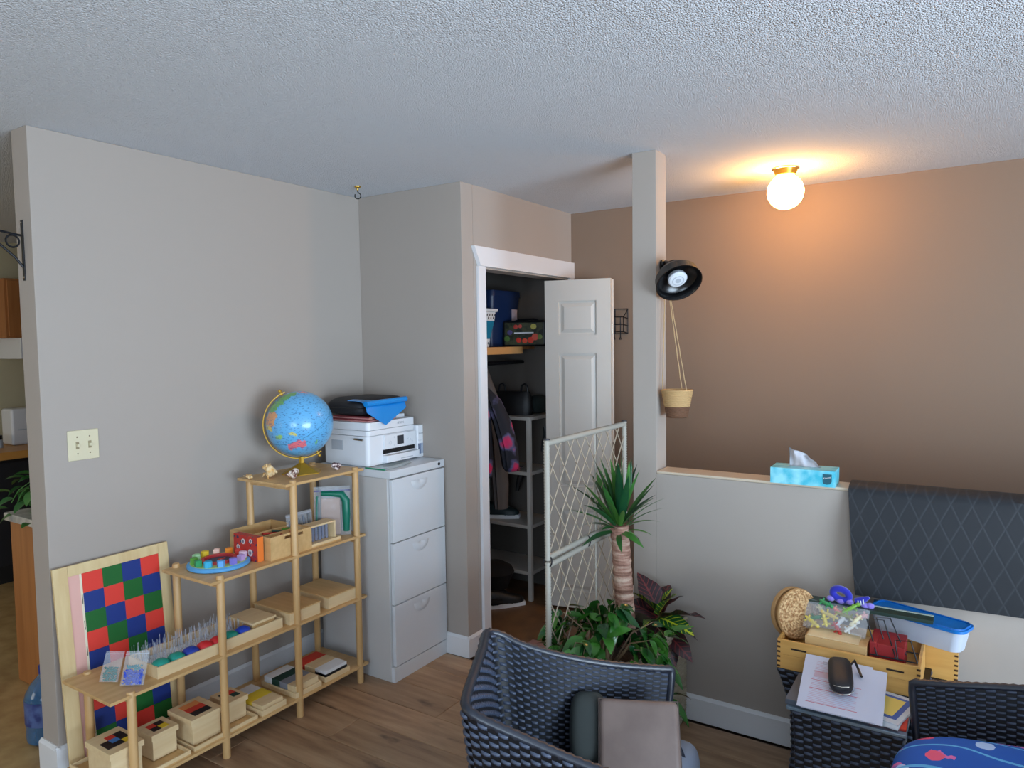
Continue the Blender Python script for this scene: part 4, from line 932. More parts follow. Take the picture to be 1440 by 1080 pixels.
shoe('dark trainer with white sole on the third rack shelf from the top', (.27, 2.60, .483), R(25), plain('dark_teal_knit', 24, 44, 48))
shoe('dark shoe with a pale sole on the closet floor beneath the black hat', (.45, 2.36, -.002), R(50), plain('black_leather', 16, 16, 18))
bm = new(); lathe(bm, [(0, .16), (.06, .158), (.11, .13), (.125, .10), (.10, .05), (.085, .0), (0, 0)], 28); o = link(bm, 'felt_hat', plain('black_felt', 12, 12, 14, r=.9)); o.location = (.35, 2.42, .085); tag(o, 'black felt hat piled at the left foot of the closet rack', 'hat')
bm = new(); sellips(bm, (0, 0, .045), (.16, .12, .045), .8, .8, 24, 10); o = link(bm, 'dark_bag', plain('black_cloth_pile', 14, 14, 16, r=.9)); o.location = (.32, 2.36, -.002+.0); tag(o, 'flattened black cloth bag on the closet floor', 'bag'); o.scale = (1, 1, .9)
hbg = thing('handbag', 'slouchy black handbag with upright handles on the top rack shelf', 'bag', (.36, 2.63, 1.165))
bm = new(); sweep(bm, [(0, 0, .15, .06, .0), (0, 0, .16, .065, .05), (0, 0, .15, .05, .12), (0, 0, .14, .03, .15)]); link(bm, 'body', plain('black_bag', 16, 16, 18), hbg, ang=60)
for x in (-.07, .1):
    bm = new(); tube(bm, [(x-.03, 0, .14), (x-.02, 0, .19), (x+.005, 0, .2), (x+.02, 0, .18), (x+.025, 0, .14)], .007, 8); link(bm, 'handle', M_black, hbg)
bm = new(); sellips(bm, (0, 0, .035), (.07, .09, .06), .9, .9, 20, 10); o = link(bm, 'dark_scarf', plain('dark_green_wool', 22, 32, 30, r=.9)); o.location = (.50, 2.735, 1.193); tag(o, 'dark bundled scarf at the end of the top rack shelf', 'scarf')
for k, (x, y, z, s_) in enumerate(((.40, 2.66, .72, 1), (.62, 2.62, 1.0, 1))):
    bm = new(); tube(bm, [(x, y, z+.1), (x+.01, y, z+.05), (x-.01, y, z), (x-.02, y-.01, z-.06)], [.02, .025, .02, .012], 8)
    tag(link(bm, 'strap', plain('dark_strap', 34, 36, 38)), ['dark strap dangling under the second rack shelf', 'black strap hanging from the end of the rack'][k], 'strap')

# ================================================================== SCREEN, PLANTER, PLANTS
M_wrap = mat('grey_wicker_wrap', (168, 162, 150), .6); M_wrapd = plain('dark_tie', 44, 42, 48)
M_strand = mat('tan_strand', (166, 150, 130), .6)
scr = thing('lattice_screen', 'pale grey wicker lattice gate standing behind the indoor plants', 'screen', (1.592, 0, 0))
SY0, SY1 = .965, 1.645
def wrapped(name, p, q, r_, pitch=.011):
    p, q = Vector(p), Vector(q); n = max(6, int((q-p).length/pitch)*2); bm = new()
    tube(bm, [p+(q-p)*k/n for k in range(n+1)], [r_*(1 if k % 2 else .74) for k in range(n+1)], 10); return link(bm, name, M_wrap, scr, ang=80)
for nm, za, zb in (('upper', .845, 1.265), ('lower', .215, .815)):
    for y in (SY0, SY1): wrapped('post', (0, y, za-.012), (0, y, zb+.012), .0125)
    for z in (za, zb): wrapped('rail', (0, SY0, z), (0, SY1, z), .012)
    wrapped('stay', (0, (SY0+SY1)/2+.05, za), (0, (SY0+SY1)/2+.05, zb), .004)
    W_, Hh = SY1-SY0-.02, zb-za-.02; y0, z0 = SY0+.01, za+.01; st = .093; sl = 1.35
    for sg in (1, -1):
        k = -Hh/sl
        while k < W_:
            a = max(0, k); c = min(W_, k+Hh/sl)
            if c-a > .02:
                za_, zc_ = (a-k)*sl, (c-k)*sl
                if sg < 0: ya, yc = W_-a, W_-c
                else: ya, yc = a, c
                jit = random.uniform(-.006, .006)
                bm = new(); tube(bm, [(.003*sg, y0+ya, z0+za_), (.003*sg, y0+(ya+yc)/2+jit, z0+(za_+zc_)/2), (.003*sg, y0+yc, z0+zc_)], .0026, 6); link(bm, 'lattice_strand', M_strand, scr)
            k += st*random.uniform(.72, 1.12)
    for y in (SY0, (SY0+SY1)/2-.03, SY1):
        bm = new(); tube(bm, [(.017*math.cos(a), y+.004*math.sin(a), (.83 if nm == 'upper' else .83)+.022*math.sin(a)) for a in [i*math.pi/8 for i in range(16)]], .0025, 6, closed=True); link(bm, 'tie', M_wrapd, scr)
for y in (SY0, SY1):
    bm = new(); lathe(bm, [(0, 0), (.013, 0), (.013, .004), (0, .005)], 12, Matrix.Translation((0, y, 1.277))); link(bm, 'end_cap', M_wrapd, scr)
    bm = new(); tube(bm, [(0, y, 0), (0, y, .21)], .011, 10); link(bm, 'foot', M_wrap, scr)
bm = new(); box(bm, (.885, 1.42, 0), (1.50, 2.0, .012), bev=.004); tag(link(bm, 'door_mat', mat('mauve_mat', (150, 114, 110), .9, bump=(120, .5, .004))), 'mauve mat on the floor at the entry opening', 'mat')

plt = thing('planter', 'rectangular grey-beige woven planter box against the low wall', 'planter', (1.745, 1.285, 0))
M_pl = mat('beige_rattan', (176, 164, 142), .6)
PA, PB, PH_ = .122, .372, .44
bm = new()
for a, c in (((-PA, -PB, 0), (-PA+.012, PB, PH_)), ((PA-.012, -PB, 0), (PA, PB, PH_)), ((-PA, -PB, 0), (PA, -PB+.012, PH_)), ((-PA, PB-.012, 0), (PA, PB, PH_)), ((-PA, -PB, 0), (PA, PB, .02))): box(bm, a, c)
link(bm, 'liner', mat('rattan_liner', (120, 108, 90), .8), plt)
bm = new(); nr = 36
for k in range(nr):
    z = .008+(PH_-.016)*(k+.5)/nr; pts = []
    rr = (PH_-.016)/nr*.52
    ptsl = [(-PA, -PB), (PA, -PB), (PA, PB), (-PA, PB)]
    for e_ in range(4):
        p, q = Vector((*ptsl[e_], z)), Vector((*ptsl[(e_+1) % 4], z)); n = max(4, int((q-p).length/.024)); dd = (q-p).normalized(); nn = Vector((dd.y, -dd.x, 0))
        for i in range(n): pts.append(p+(q-p)*i/n+nn*.0022*(1 if (i+k) % 2 else -1))
    tube(bm, pts, rr, 5, closed=True)
o = link(bm, 'woven_strands', M_pl, plt, ang=80); o['kind'] = 'stuff'
bm = new(); tube(bm, [(-PA, -PB, PH_), (PA, -PB, PH_), (PA, PB, PH_), (-PA, PB, PH_)], .009, 8, closed=True); link(bm, 'rim', M_pl, plt)
bm = new(); box(bm, (-PA+.012, -PB+.012, .3), (PA-.012, PB-.012, .39), bev=.01); link(bm, 'soil', mat('soil', (52, 38, 28), .95, bump=(90, 1, .01)), plt)

def leaf_mesh(name, L_, W_, curve, fold=.15, nseg=8, m=None, tipf=1.0, shape='blade', wave=0):
    """leaf along +x, bending toward -z; width in y"""
    t = bmesh.new(); rows = []
    for k in range(nseg+1):
        f = k/nseg
        if shape == 'blade': wd = W_*(.35+.65*math.sin(min(1, f*1.7)*math.pi/2))*(1-f**3.2)
        else: wd = W_*math.sin(math.pi*min(1, f*1.0)**.85)**.75*(1-.35*f)*1.15
        ang = curve*f; x = L_*(math.sin(ang)/max(curve, 1e-4)) if curve > 1e-3 else L_*f; z = -L_*((1-math.cos(ang))/max(curve, 1e-4)) if curve > 1e-3 else 0
        wv = wave*math.sin(f*14)*W_
        if wd < 1e-4 and k in (0, nseg): rows.append([t.verts.new((x, 0, z))]*3)
        else: rows.append([t.verts.new((x, -wd/2, z+fold*wd+wv)), t.verts.new((x, 0, z)), t.verts.new((x, wd/2, z+fold*wd-wv))])
    for p, q in zip(rows, rows[1:]):
        for i in range(2):
            vs = []
            for v in (p[i], p[i+1], q[i+1], q[i]):
                if v not in vs: vs.append(v)
            if len(vs) > 2: t.faces.new(vs)
    bm = new(); merge(bm, t); o = link(bm, name, m, None, ang=170); me = o.data; bpy.data.objects.remove(o); return me
def leafmat(name, c1, c2, rough=.35, vein=None, vw=.06, tl=.25):
    m = mat(name, c1, rough, spec=.5); nt = m.node_tree; b = nt.nodes['Principled BSDF']; N = nt.nodes.new; L = nt.links.new
    oi = N('ShaderNodeObjectInfo'); tc = N('ShaderNodeTexCoord'); nz = N('ShaderNodeTexNoise'); nz.inputs['Scale'].default_value = 25; L(tc.outputs['Object'], nz.inputs['Vector'])
    mx = N('ShaderNodeMixRGB'); mx.inputs[1].default_value = rgb(*c1); mx.inputs[2].default_value = rgb(*c2); ad = N('ShaderNodeMath'); ad.operation = 'MULTIPLY_ADD'; ad.inputs[1].default_value = .3; L(nz.outputs[0], ad.inputs[0])
    sb = N('ShaderNodeMath'); sb.operation = 'MULTIPLY_ADD'; sb.inputs[1].default_value = .95; sb.inputs[2].default_value = -.12; L(oi.outputs['Random'], sb.inputs[0]); L(sb.outputs[0], ad.inputs[2]); L(ad.outputs[0], mx.inputs[0]); last = mx
    if vein:
        sx = N('ShaderNodeSeparateXYZ'); L(tc.outputs['Generated'], sx.inputs[0]); s1 = N('ShaderNodeMath'); s1.operation = 'SUBTRACT'; s1.inputs[1].default_value = .5; L(sx.outputs[1], s1.inputs[0]); a1 = N('ShaderNodeMath'); a1.operation = 'ABSOLUTE'; L(s1.outputs[0], a1.inputs[0])
        # side veins: v-shaped stripes
        c_ = N('ShaderNodeMath'); c_.operation = 'MULTIPLY_ADD'; c_.inputs[1].default_value = -.55; L(a1.outputs[0], c_.inputs[0]); L(sx.outputs[0], c_.inputs[2])
        f_ = N('ShaderNodeMath'); f_.operation = 'MULTIPLY'; f_.inputs[1].default_value = 8; L(c_.outputs[0], f_.inputs[0]); fr = N('ShaderNodeMath'); fr.operation = 'FRACT'; L(f_.outputs[0], fr.inputs[0]); lt2 = N('ShaderNodeMath'); lt2.operation = 'LESS_THAN'; lt2.inputs[1].default_value = .16; L(fr.outputs[0], lt2.inputs[0])
        lt = N('ShaderNodeMath'); lt.operation = 'LESS_THAN'; lt.inputs[1].default_value = vw; L(a1.outputs[0], lt.inputs[0]); mxx = N('ShaderNodeMath'); mxx.operation = 'MAXIMUM'; L(lt.outputs[0], mxx.inputs[0]); L(lt2.outputs[0], mxx.inputs[1])
        vm = N('ShaderNodeMixRGB'); vm.inputs[2].default_value = rgb(*vein); L(mx.outputs[0], vm.inputs[1]); L(mxx.outputs[0], vm.inputs[0]); last = vm
    L(last.outputs[0], b.inputs['Base Color']); b.inputs['Subsurface Weight'].default_value = 0
    return m
def place(me, name, parent, p, d, roll=0, s=1):
    d = Vector(d).normalized(); u = Vector((0, 0, 1)) if abs(d.z) < .97 else Vector((1, 0, 0))
    y = u.cross(d).normalized(); z = d.cross(y); o = bpy.data.objects.new(name, me); COL.objects.link(o); o.parent = parent
    o.matrix_local = frame_mtx(p, d, y, z) @ Matrix.Rotation(roll, 4, 'X') @ Matrix.Scale(s, 4); return o
# dracaena
dr = thing('cane_palm', 'tall cane plant with a spiky green leaf crown in the woven planter', 'plant', (1.715, 1.395, .385))
bm = new(); pts = []; rr = []
for k in range(41):
    f = k/40; pts.append((.0-.012*f, -.05*f, .0+.515*f)); rr.append(.0375*(1-.04*f)+.0018*math.sin(k*2.1)+(.002 if k % 4 == 0 else 0))
tube(bm, pts, rr, 18)
M_bark = mat('cane_bark', (168, 128, 108), .8, bump=(60, .9, .008)); nt = M_bark.node_tree; N = nt.nodes.new; L = nt.links.new; b = nt.nodes['Principled BSDF']; tc = N('ShaderNodeTexCoord'); mp = N('ShaderNodeMapping'); mp.inputs['Scale'].default_value = (6, 6, 42); L(tc.outputs['Object'], mp.inputs[0])
nz = N('ShaderNodeTexNoise'); nz.inputs['Scale'].default_value = 1.3; nz.inputs['Detail'].default_value = 3; L(mp.outputs[0], nz.inputs['Vector']); cr = N('ShaderNodeValToRGB'); e = cr.color_ramp.elements; e[0].position = .36; e[0].color = rgb(112, 76, 62); e[1].position = .66; e[1].color = rgb(206, 178, 158); x_ = e.new(.48); x_.color = rgb(164, 122, 104); L(nz.outputs[0], cr.inputs[0]); L(cr.outputs[0], b.inputs['Base Color'])
link(bm, 'cane', M_bark, dr, ang=60)
M_dl = leafmat('cane_leaf', (14, 62, 38), (66, 122, 46), .35)
blades = [leaf_mesh('leaf', .29, .042, .12, m=M_dl), leaf_mesh('leaf', .28, .032, .5, m=M_dl), leaf_mesh('leaf', .17, .036, .9, m=M_dl)]
rn = random.Random(4)
for k in range(46):
    f = k/45; a = k*2.4; el = R(84-60*f+rn.uniform(-8, 8)) if f < .85 else R(rn.uniform(-5, 30))
    me = blades[0] if f < .5 else (blades[1] if f < .8 else blades[2])
    p = (-.012+.012*math.cos(a), -.05+.012*math.sin(a), .515+.02-.06*f); place(me, 'leaf', dr, p, (math.cos(a)*math.cos(el), math.sin(a)*math.cos(el), math.sin(el)), rn.uniform(-.5, .5), rn.uniform(.72, 1.0))
# weeping fig bush
fg = thing('weeping_fig', 'low bushy fig with glossy drooping leaves at the near end of the woven planter', 'plant', (1.755, 1.10, .385))
M_fl = leafmat('fig_leaf', (14, 60, 28), (66, 126, 44), .22)
fl = [leaf_mesh('leaf', .098, .046, .5, m=M_fl, shape='oval', nseg=6), leaf_mesh('leaf', .085, .042, .9, m=M_fl, shape='oval', nseg=6), leaf_mesh('leaf', .105, .042, .2, m=M_fl, shape='oval', nseg=6)]
rn = random.Random(11); M_stem = plain('woody_stem', 120, 96, 70)
ends = []
for k in range(26):
    a = k*2.4; el = R(rn.uniform(8, 80)); Ls = rn.uniform(.17, .31)
    e_ = Vector((math.cos(a)*math.cos(el)*Ls*.95, math.sin(a)*math.cos(el)*Ls*1.05, .06+math.sin(el)*Ls*.72))
    mid = e_*.55+Vector((0, 0, .05)); tipv = e_+Vector((e_.x*.25, e_.y*.25, -.06)); bm = new(); tube(bm, [(0, 0, 0), tuple(mid), tuple(e_), tuple(tipv)], [.005, .003, .002, .001], 6); link(bm, 'twig', M_stem, fg); ends.append((mid, e_, tipv))
cnt = 0
for k in range(280):
    mid, e_, tipv = ends[k % len(ends)]; f = rn.uniform(.0, 1); p = (mid.lerp(e_, f*2) if f < .5 else e_.lerp(tipv, f*2-1)); p = p+Vector((rn.uniform(-.02, .02), rn.uniform(-.02, .02), rn.uniform(-.02, .02)))
    p.z = max(p.z, .0)
    out = Vector((p.x, p.y, 0)); out = out.normalized() if out.length > .01 else Vector((1, 0, 0)); d = out*rn.uniform(.2, 1)+Vector((rn.uniform(-.5, .5), rn.uniform(-.5, .5), rn.uniform(-1.1, .25)))
    place(rn.choice(fl), 'leaf', fg, p, d, rn.uniform(-.7, .7), rn.uniform(.65, 1.1))
bm = new(); tube(bm, [(0, 0, .0), (.01, .005, .04), (0, 0, .1)], [.016, .013, .01], 10); link(bm, 'trunk', M_stem, fg)
# croton
cz = thing('croton_plant', 'croton with yellow-veined green and dark purple leaves against the low wall', 'plant', (1.80, 1.52, .385))
M_c1 = leafmat('croton_green', (14, 70, 34), (28, 96, 44), .3, vein=(206, 214, 50), vw=.045); M_c2 = leafmat('croton_purple', (34, 24, 32), (60, 36, 40), .3, vein=(120, 50, 52), vw=.03)
cm = {1: leaf_mesh('leaf', .15, .078, .5, m=M_c1, shape='oval', wave=.06), 2: leaf_mesh('leaf', .16, .085, .6, m=M_c2, shape='oval', wave=.08)}
for kind, a, el, s_, z in ((1, -150, 55, .95, .1), (1, -35, 62, 1.0, .1), (1, -20, 5, 1.05, .09), (2, 160, 60, 1.1, .11), (2, 8, 25, 1.15, .09), (2, 20, -5, 1.0, .07), (2, -40, -35, 1.0, .06), (2, 100, 45, 1.0, .1), (2, 0, 60, .9, .1), (1, -100, 20, .8, .08), (2, -25, -12, 1.1, .05), (2, 190, 30, 1.0, .09), (1, 60, 70, .7, .11)):
    a, el = R(a), R(el); place(cm[kind], 'leaf', cz, (0.0, 0, z), (math.cos(a)*math.cos(el), math.sin(a)*math.cos(el), math.sin(el)), .35 if a < 0 else -.35, s_*1.12)
bm = new(); tube(bm, [(0, 0, 0), (.003, 0, .06), (0, 0, .11)], .006, 8); link(bm, 'stem', M_stem, cz)

# ================================================================== WICKER
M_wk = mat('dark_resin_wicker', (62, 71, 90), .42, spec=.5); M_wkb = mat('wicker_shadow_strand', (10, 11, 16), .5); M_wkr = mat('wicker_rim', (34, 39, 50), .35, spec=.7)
def weave(bmB, bmS, P, nu, nv, out, hgt=.0055, ov=.96, vlo=0):
    """P(u,v) in 0..1 -> point ; out = +1/-1 side of the surface.  Raised over-strands in a basket weave"""
    def nrm(u, v):
        e = .004; a = P(min(1, u+e), v)-P(max(0, u-e), v); b_ = P(u, min(1, v+e))-P(u, max(0, v-e)); n = a.cross(b_); return n.normalized()*out if n.length > 1e-12 else Vector((0, 0, 1))
    # backing surface
    g = [[bmB.verts.new(P(i/nu, j/nv)-nrm(i/nu, j/nv)*.001) for j in range(nv+1)] for i in range(nu+1)] if nv < 200 else []
    for i in range(nu):
        for j in range(nv): bmB.faces.new((g[i][j], g[i+1][j], g[i+1][j+1], g[i][j+1]))
    for i in range(nu):
        for j in range(nv):
            if (i+j) % 2: continue
            u0, u1 = (i+.02)/nu, (i+.98)/nu; v0, v1 = (j+.5-ov/2)/nv, (j+.5+ov/2)/nv; cols = []
            u0, u1 = max(0, u0), min(1, u1); n = nrm((u0+u1)/2, (v0+v1)/2)
            for a, hh_ in ((0, -.0005), (.2, hgt*.85), (.5, hgt), (.8, hgt*.85), (1, -.0005)):
                u = u0+(u1-u0)*a; cols.append([bmS.verts.new(P(u, v0+(v1-v0)*.06)+n*(-.0005)), bmS.verts.new(P(u, v0+(v1-v0)*.28)+n*hh_*.9), bmS.verts.new(P(u, v0+(v1-v0)*.72)+n*hh_*.9), bmS.verts.new(P(u, v0+(v1-v0)*.94)+n*(-.0005))])
            for p, q in zip(cols, cols[1:]):
                for k in range(3): bmS.faces.new((p[k], q[k], q[k+1], p[k+1]))
def catmull(pts, f):
    n = len(pts)-1; x = f*n; i = min(int(x), n-1); t = x-i; p = [pts[max(0, i-1)], pts[i], pts[i+1], pts[min(n, i+2)]]
    return .5*((2*p[1])+(-p[0]+p[2])*t+(2*p[0]-5*p[1]+4*p[2]-p[3])*t*t+(-p[0]+3*p[1]-3*p[2]+p[3])*t**3)
def tub_chair(label, rim, seat_c, group=None, nu=64, nv=64, top_in=.80):
    """rim: list of world points (x,y,z) from near arm front round the back to far arm front"""
    rim = [Vector(p) for p in rim]; base = Vector((seat_c[0], seat_c[1], 0))
    t = thing('wicker_chair', label, 'chair', tuple(base), 0, group)
    rimL = [p-base for p in rim]
    # arc length resample
    S_ = [catmull(rimL, k/200) for k in range(201)]; cum = [0]
    for a, b_ in zip(S_, S_[1:]): cum.append(cum[-1]+(b_-a).length)
    def rp(u):
        s_ = u*cum[-1]; lo = 0
        for k in range(200):
            if cum[k+1] >= s_: lo = k; break
        else: lo = 199
        f = (s_-cum[lo])/max(1e-9, cum[lo+1]-cum[lo]); return S_[lo].lerp(S_[lo+1], min(1, max(0, f)))
    cache = [rp(k/400) for k in range(401)]
    def rim_(u): x = max(0, min(1, u))*400; i = min(399, int(x)); return cache[i].lerp(cache[i+1], x-i)
    def P(off, zb):
        def f(u, v):
            p = rim_(u); z = p.z+(zb-p.z)*v; h = (p.z-z); k = 1-.30*(h/.78)-.0*v; q = Vector((p.x*k, p.y*k, z)); d = Vector((p.x, p.y, 0)); return q-d.normalized()*off
        return f
    for off, out, zb, nv_ in ((.0, 1, .04, nv), (.026, -1, .38, int(nv*.55))):
        bmB, bmS = new(), new(); Pf = P(off, zb)
        a = Pf(.5, .5); e = Pf(.51, .5)-Pf(.49, .5); g_ = Pf(.5, .51)-Pf(.5, .49); n = e.cross(g_); s_ = 1 if (n.x*a.x+n.y*a.y) > 0 else -1
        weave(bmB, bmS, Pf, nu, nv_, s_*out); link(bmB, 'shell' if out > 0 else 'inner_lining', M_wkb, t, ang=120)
        o = link(bmS, 'woven_strands', M_wk, t, ang=120); o['kind'] = 'stuff'
    # rolled rim with wrap
    bm = new(); n = 150; pts = []; rr = []
    for k in range(n+1):
        u = k/n; p = rim_(u); d = Vector((p.x, p.y, 0)).normalized(); pts.append(Vector((p.x, p.y, p.z))-d*.013+Vector((0, 0, .002))); rr.append(.0135*(1 if k % 2 else .8))
    # arm fronts go down to the floor
    def front(u):
        p = rim_(u); out_ = []
        for k in range(1, 24):
            v = k/24; q = P(0, .03)(u, v); d = Vector((p.x, p.y, 0)).normalized(); out_.append(q-d*.013)
        return out_
    f0, f1 = front(0)[::-1], front(1); pts = f0+pts+f1; rr = [.013]*len(f0)+rr+[.013]*len(f1)
    tube(bm, pts, rr, 10); link(bm, 'rim', M_wkr, t, ang=70)
    # seat
    bm = new(); tt_ = bmesh.new(); ring = [P(.03, .39)(k/40, 1) for k in range(41)]; top = [tt_.verts.new((p.x, p.y, .40)) for p in ring]; bot = [tt_.verts.new((p.x, p.y, .34)) for p in ring]
    tt_.faces.new(top); tt_.faces.new(bot[::-1])
    for k in range(41): tt_.faces.new((top[k], top[(k+1) % 41], bot[(k+1) % 41], bot[k]))
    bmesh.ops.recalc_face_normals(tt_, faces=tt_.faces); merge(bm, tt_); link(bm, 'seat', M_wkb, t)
    bm = new(); A, B_ = P(.01, .03)(0, .55), P(.01, .03)(1, .55); bmB = new()
    def PF(u, v):
        a, b_ = P(.012, .04)(0, 1), P(.012, .04)(1, 1); c, d = P(.012, .04)(0, .5), P(.012, .04)(1, .5); lo = a.lerp(b_, u); hi = c.lerp(d, u); return Vector((lo.x+(hi.x-lo.x)*v, lo.y+(hi.y-lo.y)*v, .04+.34*v))
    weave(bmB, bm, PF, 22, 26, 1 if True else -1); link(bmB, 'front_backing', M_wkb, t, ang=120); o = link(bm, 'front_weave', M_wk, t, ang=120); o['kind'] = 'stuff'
    return t
A_, B_ = (1.71, .42), (1.926, .013)
rim1 = [(2.45, .19, .635), (2.32, .15, .655), (2.17, .10, .69), (2.03, .045, .74), (1.945, .015, .772), (1.90, .03, .785), (1.825, .165, .79), (1.755, .30, .79), (1.70, .40, .785), (1.715, .445, .772), (1.775, .49, .735), (1.88, .58, .69), (2.0, .69, .65), (2.13, .81, .62)]
tub_chair('dark blue-black wicker tub chair holding two cushions beside the woven planter', rim1, (2.0, .40))
rim2 = [(2.80, .50, .62), (2.92, .45, .66), (3.06, .42, .72), (3.17, .42, .77), (3.25, .47, .79), (3.32, .60, .80), (3.36, .75, .80), (3.36, .9, .79), (3.31, .99, .77), (3.22, 1.04, .73), (3.10, 1.07, .69), (2.98, 1.085, .665), (2.86, 1.09, .64), (2.745, 1.10, .615)]
tub_chair('dark wicker tub chair with a blue patterned cushion at the side table', rim2, (3.02, .78))

# cushions in the first chair
M_bl = mat('brown_faux_leather', (128, 110, 102), .45, var=(9, (112, 95, 88), .35, .65), bump=(30, .1, .002)); M_gc2 = mat('dark_green_grey_cloth', (50, 56, 54), .7)
cdir = Vector((.90, .436, 0)).normalized(); nrmv = Vector((cdir.y, -cdir.x, 0)); upc = (Vector((0, 0, 1))*.80-nrmv*.60).normalized(); nn = cdir.cross(upc)
c1 = thing('seat_cushion', 'square brown faux-leather cushion leaning inside the wicker tub chair', 'cushion', (2.12, .56, .40))
bm = new(); t = bmesh.new(); box(t, (-.115, -.0, -.035), (.112, .235, .035), bev=.018, seg=4); bmesh.ops.transform(t, matrix=frame_mtx(Vector((.0, -.0, 0))+nrmv*.07, cdir, upc, nn), verts=t.verts); merge(bm, t); link(bm, 'cover', M_bl, c1)
bm = new(); q = [(-.113, .002, .024), (.110, .002, .024), (.110, .233, .024), (-.113, .233, .024)]; t = bmesh.new(); tube(t, q, .003, 6, closed=True); bmesh.ops.transform(t, matrix=frame_mtx(Vector((.0, -.0, 0))+nrmv*.07, cdir, upc, nn), verts=t.verts); merge(bm, t); link(bm, 'piping', plain('dark_brown_piping', 86, 72, 66), c1)
c2 = thing('bolster_cushion', 'dark green-grey rounded cushion standing beside the brown one in the wicker chair', 'cushion', (1.99, .50, .40))
bm = new(); t = bmesh.new(); sellips(t, (0, .10, 0), (.056, .10, .06), .45, .6, 24, 16); bmesh.ops.transform(t, matrix=frame_mtx((0, 0, 0), cdir, upc, nn), verts=t.verts); merge(bm, t)
zm = min(v.co.z for v in bm.verts)
for v in bm.verts: v.co.z -= zm+.0
link(bm, 'cover', M_gc2, c2)
db = thing('denim_bag', 'pale denim bag with a dark strap on the floor beside the woven planter', 'bag', (2.05, 1.02, 0))
bm = new(); sellips(bm, (0, 0, .12), (.075, .12, .12), .6, .7, 24, 14); link(bm, 'body', mat('denim', (140, 152, 172), .85, bump=(300, .3, .001)), db)
bm = new(); tube(bm, [(-.07, -.02, .16), (-.04, -.02, .25), (.03, -.02, .255), (.072, -.02, .16)], .007, 8); link(bm, 'strap', plain('dark_denim', 50, 56, 70), db)

# patterned blue cushion in the second chair
m = mat('blue_patterned_fabric', (16, 84, 170), .7); nt = m.node_tree; b = nt.nodes['Principled BSDF']; N = nt.nodes.new; L = nt.links.new; tc = N('ShaderNodeTexCoord')
col_in = None
base = N('ShaderNodeRGB'); base.outputs[0].default_value = rgb(14, 86, 176); last = base.outputs[0]
for sc, thr, colr, off in ((6, .36, (222, 110, 170), 0), (6.5, .25, (150, 110, 190), 0), (9, .24, (235, 90, 120), 4), (10, .19, (176, 200, 235), 9)):
    mp = N('ShaderNodeMapping'); mp.inputs['Location'].default_value = (off, off*.7, off*.3); L(tc.outputs['Object'], mp.inputs[0]); v_ = N('ShaderNodeTexVoronoi'); v_.inputs['Scale'].default_value = sc; L(mp.outputs[0], v_.inputs['Vector'])
    nz = N('ShaderNodeTexNoise'); nz.inputs['Scale'].default_value = 28; L(mp.outputs[0], nz.inputs['Vector']); ad = N('ShaderNodeMath'); ad.operation = 'MULTIPLY_ADD'; ad.inputs[1].default_value = .25; L(nz.outputs[0], ad.inputs[0]); L(v_.outputs['Distance'], ad.inputs[2])
    lt = N('ShaderNodeMath'); lt.operation = 'LESS_THAN'; lt.inputs[1].default_value = thr+.14; L(ad.outputs[0], lt.inputs[0]); mx = N('ShaderNodeMixRGB'); mx.inputs[2].default_value = rgb(*colr); L(lt.outputs[0], mx.inputs[0]); L(last, mx.inputs[1]); last = mx.outputs[0]
wv = N('ShaderNodeTexWave'); wv.wave_type = 'RINGS'; wv.inputs['Scale'].default_value = 3.2; wv.inputs['Distortion'].default_value = 9; wv.inputs['Detail'].default_value = 1; L(tc.outputs['Object'], wv.inputs['Vector']); gt = N('ShaderNodeMath'); gt.operation = 'GREATER_THAN'; gt.inputs[1].default_value = .985; L(wv.outputs['Fac'], gt.inputs[0])
mx = N('ShaderNodeMixRGB'); mx.inputs[2].default_value = rgb(96, 176, 220); L(gt.outputs[0], mx.inputs[0]); L(last, mx.inputs[1]); L(mx.outputs[0], b.inputs['Base Color'])
bm = new(); sellips(bm, (0, 0, 0), (.24, .24, .085), .55, .6, 48, 24)
bmesh.ops.transform(bm, matrix=Euler((R(12), R(-4), R(5))).to_matrix().to_4x4(), verts=bm.verts); o = link(bm, 'patterned_cushion', m); o.location = (2.975, .665, .50); tag(o, 'bright blue cushion with pink and purple flower print in the wicker chair', 'cushion')

# ================================================================== SIDE TABLES AND THE PILE BY THE LOW WALL
def wicker_box(name, label, cat, cx, cy, ax_, ay_, prof, nu=14, group=None):
    """rectangular wicker pedestal, prof list (scale,z) bottom to top"""
    t = thing(name, label, cat, (cx, cy, 0), 0, group)
    def sc(v):
        z = prof[-1][1]+(prof[0][1]-prof[-1][1])*v
        for (s0, z0), (s1, z1) in zip(prof, prof[1:]):
            if z0 <= z <= z1: f = (z-z0)/(z1-z0); return s0+(s1-s0)*f, z
        return prof[-1][0], z
    cs = [(-ax_, -ay_), (ax_, -ay_), (ax_, ay_), (-ax_, ay_)]; bmB, bmS = new(), new()
    for e_ in range(4):
        p, q = cs[e_], cs[(e_+1) % 4]
        def P(u, v, p=p, q=q): s_, z = sc(v); return Vector(((p[0]+(q[0]-p[0])*u)*s_, (p[1]+(q[1]-p[1])*u)*s_, z))
        Lg = math.hypot(q[0]-p[0], q[1]-p[1]); weave(bmB, bmS, P, max(6, int(Lg/.026)), 44, -1)
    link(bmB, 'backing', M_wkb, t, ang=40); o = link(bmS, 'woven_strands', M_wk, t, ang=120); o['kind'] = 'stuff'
    z = prof[-1][1]; s_ = prof[-1][0]
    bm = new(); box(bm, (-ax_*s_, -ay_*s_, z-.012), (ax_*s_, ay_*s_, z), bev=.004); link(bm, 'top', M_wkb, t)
    return t
